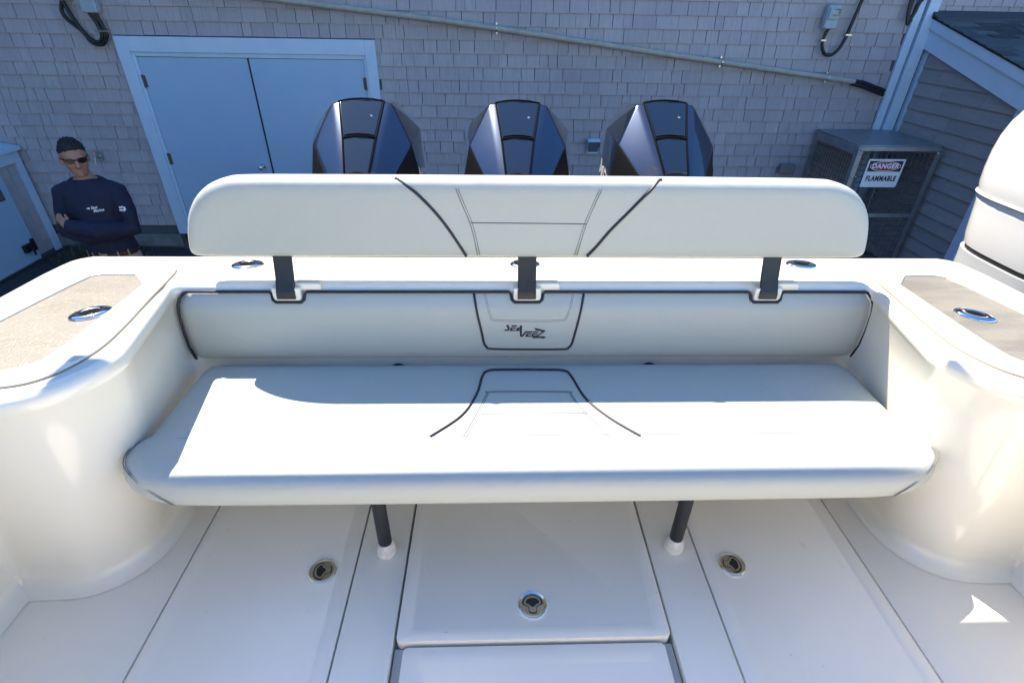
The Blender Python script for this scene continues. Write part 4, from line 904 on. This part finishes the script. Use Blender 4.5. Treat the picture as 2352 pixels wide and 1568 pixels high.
el = {-1: Vector((-.248, -.05, 1.125)), 1: Vector((.250, -.05, 1.135))}
wr = {-1: Vector((.15, -.105, 1.120)), 1: Vector((-.135, -.195, 1.205))}
def arms(mb, g=0, short=0):
    for s_ in (-1, 1):
        m1 = (el[s_]+wr[s_])/2+Vector((0, -.06, -.008))
        limb(mb, [sh[s_]+Vector((-s_*.05, 0, .015)), sh[s_], (sh[s_]+el[s_])/2+Vector((s_*.008, 0, 0)), el[s_], m1.lerp(el[s_], .3), m1, wr[s_]], [.052+g, .058+g, .050+g, .044+g, .045+g, .041+g, .033+g])
hr = Matrix.Rotation(rad(34), 4, 'Z')@Matrix.Rotation(rad(4), 4, 'X')
HC = Vector((0, -.012, 1.598))
def hd_(p): return HC+hr@Vector((p[0]*1.04, p[1]*.97, p[2]*.88))
b_ = MB(); torso(b_, -.012, .90, 1.58); arms(b_, -.012)
for s_ in (-1, 1):
    limb(b_, [(s_*.085, 0, .93), (s_*.095, -.005, .75), (s_*.10, -.01, .50), (s_*.10, .01, .30), (s_*.105, .02, .09)], [.088, .082, .056, .053, .038])
    b_.ball((s_*.11, -.055, .045), (.045, .125, .045))
hs_ = [(-.115, .03, .035, -.045), (-.10, .046, .058, -.028), (-.075, .058, .078, -.012), (-.04, .068, .090, -.004), (0, .074, .096, 0), (.04, .077, .098, .003), (.075, .071, .090, .004), (.10, .05, .065, .005), (.112, .022, .03, .005)]
R = [[hd_(p) for p in ell(0, cy, z, a, b, 20)] for z, a, b, cy in hs_]; b_.loft(R)
b_.tube([hd_((0, -.088, .018)), hd_((0, -.105, -.01)), hd_((0, -.116, -.03)), hd_((0, -.098, -.042))], [.010, .012, .016, .010], 10)
for s_ in (-1, 1):
    b_.ball(hd_((s_*.016, -.098, -.037)), .009, 8, 6); b_.ball(hd_((s_*.078, .012, -.005)), (.012, .02, .032), 10, 8); b_.ball(hd_((s_*.032, -.080, .028)), (.022, .014, .008), 10, 6); b_.ball(hd_((s_*.045, -.066, -.022)), (.018, .018, .016), 10, 6)
b_.ball(hd_((0, -.086, -.064)), (.024, .012, .006), 10, 6); b_.ball(hd_((0, -.083, -.077)), (.02, .011, .007), 10, 6); b_.ball(hd_((0, -.078, -.100)), (.022, .018, .014), 10, 6)
# hands: left hand lies on the right upper arm, right hand tucked
def hand(mb, w_, dirv, nrmv, thumb):
    d_ = Vector(dirv).normalized(); n_ = Vector(nrmv).normalized(); s_ = d_.cross(n_)
    mb.tube([w_-d_*.02, w_+d_*.02, w_+d_*.045, w_+d_*.068], [.022, .028, .031, .026], 10)
    for k, (o_, ln) in enumerate(((-.026, .058), (-.009, .068), (.009, .064), (.025, .048))):
        b0 = w_+d_*.060+s_*o_; mb.tube([b0, b0+d_*ln*.45+n_*.004, b0+d_*ln*.8-n_*.008, b0+d_*ln-n_*.020], [.0088, .0082, .0075, .0055], 8)
    t0 = w_+d_*.02+s_*thumb*.028; mb.tube([t0, t0+d_*.03+s_*thumb*.022, t0+d_*.058+s_*thumb*.026], [.013, .0115, .008], 8)
hand(b_, Vector((-.125, -.192, 1.188)), (-.50, .20, .60), (-.25, -.9, .3), 1)
hand(b_, Vector((.15, -.10, 1.120)), (.6, .75, .10), (0, -.6, -.8), 1)
V, Fc = remesh(b_.V, b_.F, .0075, 3, .5); body = mesh('body', V, Fc, SKIN, man, 180)
c_ = MB(); torso(c_, .010, .96, 1.470); arms(c_, .016)
c_.loft([ell(0, -.002, z, a, b) for z, a, b in ((.972, .180, .131), (.985, .186, .137), (1.03, .182, .135), (1.08, .178, .133))])
V, Fc = remesh(c_.V, c_.F, .009, 6, .5)
shirt = mesh('shirt', V, Fc, SHIRT, man, 180)
tx = bpy.data.textures.new('folds', 'CLOUDS'); tx.noise_scale = .09
md = shirt.modifiers.new('folds', 'DISPLACE'); md.texture = tx; md.strength = .018; md.mid_level = .5
c_ = MB(); c_.loft([ell(0, 0, z, a, b) for z, a, b in ((.80, .178, .125), (.90, .184, .131), (1.00, .174, .127))])
for s_ in (-1, 1): limb(c_, [(s_*.085, 0, .92), (s_*.098, -.005, .75), (s_*.103, -.01, .50), (s_*.105, .01, .30), (s_*.108, .02, .05)], [.102, .099, .078, .072, .066])
V, Fc = remesh(c_.V, c_.F, .012, 4, .5); mesh('trousers', V, Fc, KHAKI, man, 180)
c_ = MB()
for s_ in (-1, 1): c_.loft([[(s_*.11+.052*math.cos(t), -.06+.135*math.sin(t), z) for t in [k*math.pi/8 for k in range(16)]] for z in (0, .03)]+[[(s_*.11+.045*math.cos(t), -.055+.12*math.sin(t), .07) for t in [k*math.pi/8 for k in range(16)]], [(s_*.11+.035*math.cos(t), -.0+.05*math.sin(t), .10) for t in [k*math.pi/8 for k in range(16)]]])
c_.build('shoes', SHOE, man)
def band(mb, z, h, a, b, tilt, n=32, th=.004, a0=0, a1=2*math.pi):
    R = []
    for k in range(n+1):
        t = a0+(a1-a0)*k/n; c0, s0 = math.cos(t), math.sin(t); zz = z+tilt*c0
        R.append([(a*c0, b*s0, zz), ((a+th)*c0, (b+th)*s0, zz), ((a+th)*c0, (b+th)*s0, zz+h), (a*c0, b*s0, zz+h)])
    mb.loft(R)
c_ = MB(); band(c_, .948, .032, .1815, .1325, .0); belt = c_.build('belt', LEATH, man)
c_ = MB(); c_.box((-.022, -.141, .945), (.022, -.136, .983)); c_.build('buckle', BRUSH, belt)
c_ = MB()
for t in (-120, -150, -60, -35, -100): a = rad(t); band(c_, .940, .05, .1850, .1360, 0, 2, .004, a-.03, a+.03)
c_.build('belt_loop', KHAKI, man)
# hair: a cap over the skull, fuzzy edged
c_ = MB(); rr = random.Random(5)
hb_ = [(-.035, .068, .045, .052), (0, .078, .062, .042), (.03, .080, .072, .036), (.045, .081, .080, .028), (.058, .080, .095, .012), (.09, .071, .091, .008), (.112, .052, .070, .008), (.127, .026, .036, .010)]
c_.loft([[hd_((p[0], p[1], p[2])) for p in ell(0, cy, z, a, b, 24)] for z, a, b, cy in hb_])
for k in range(420):
    t = rr.uniform(0, 6.28); z = .045+.085*rr.random()**.8; q = math.sqrt(max(.02, 1-((z-.02)/.118)**2)); fr = math.sin(t) < -.55
    if fr and z < .054+rr.uniform(-.006, .008): continue
    p = Vector((.078*q*math.cos(t), .012+.092*q*math.sin(t), z)); d_ = Vector((p.x*.5+rr.uniform(-.03, .03), p.y*.6-.02+rr.uniform(-.03, .03), .07)).normalized()
    c_.tube([hd_(p-d_*.008), hd_(p+d_*rr.uniform(.008, .02))], [.0062, .0022], 5)
V, Fc = remesh(c_.V, c_.F, .0036, 1, .25); mesh('hair', V, Fc, HAIR, man, 180)
# sunglasses
c_ = MB()
for s_ in (-1, 1):
    P0 = [hd_((s_*x, -.098+.35*x*abs(x)*5, z)) for x, z in ((.008, .012), (.02, .022), (.045, .024), (.063, .016), (.066, .004), (.055, -.010), (.032, -.015), (.014, -.008))]
    off = hr@Vector((0, -.006, 0)); c_.loft([[p-off for p in P0], P0, [p+off*.5 for p in P0]])
    c_.tube([hd_((s_*.064, -.062, .014)), hd_((s_*.078, -.02, .014)), hd_((s_*.079, .02, .008))], .005, 6)
c_.tube([hd_((-.012, -.101, .012)), hd_((0, -.104, .014)), hd_((.012, -.101, .012))], .004, 6)
c_.build('sunglasses', LENS, man)
# chest lettering laid on the cloth
dg = bpy.context.evaluated_depsgraph_get(); bpy.context.view_layer.update()
bvh = BVHTree.FromObject(shirt, bpy.context.evaluated_depsgraph_get())
WHT = mat('white print', (.75, .77, .80), .7)
lm = MB()
def lay(V, Fc, cx, cz, tilt, dirv=(0, 1, 0)):
    ct, st_ = math.cos(tilt), math.sin(tilt); out_ = []
    for a, b, c in V:
        x, z = cx+a*ct-b*st_, cz+a*st_+b*ct
        h_ = bvh.ray_cast(Vector((x, -.6, z)), Vector(dirv)); y = h_[0].y-.003 if h_[0] else -.13
        out_.append((x, y, z))
    lm.add(out_, Fc)
V, Fc = text_mesh('East', .024, .0009, .2, 0, 1, 1); lay(V, Fc, .066, 1.305, rad(4))
V, Fc = text_mesh('Marine', .024, .0009, .2, 0, 1, 1); lay(V, Fc, .088, 1.285, rad(4))
lay([(-.02, 0, 0), (0, .008, 0), (.008, 0, 0), (0, -.006, 0)], [(0, 1, 2, 3)], .034, 1.302, 0)
lm.build('chest_lettering', WHT, shirt, 0)
lm = MB()
for a, b in ((-.014, .018), (.004, .02), (.02, .013), (-.018, -.004), (-.002, -.004), (.015, -.008), (.024, .0)):
    lay([(-.006, -.006, 0), (.006, -.006, 0), (.007, .006, 0), (-.005, .006, 0)], [(0, 1, 2, 3)], .232+a*.8, 1.275+b*.8, 0)
lm.build('sleeve_print', WHT, shirt, 0)
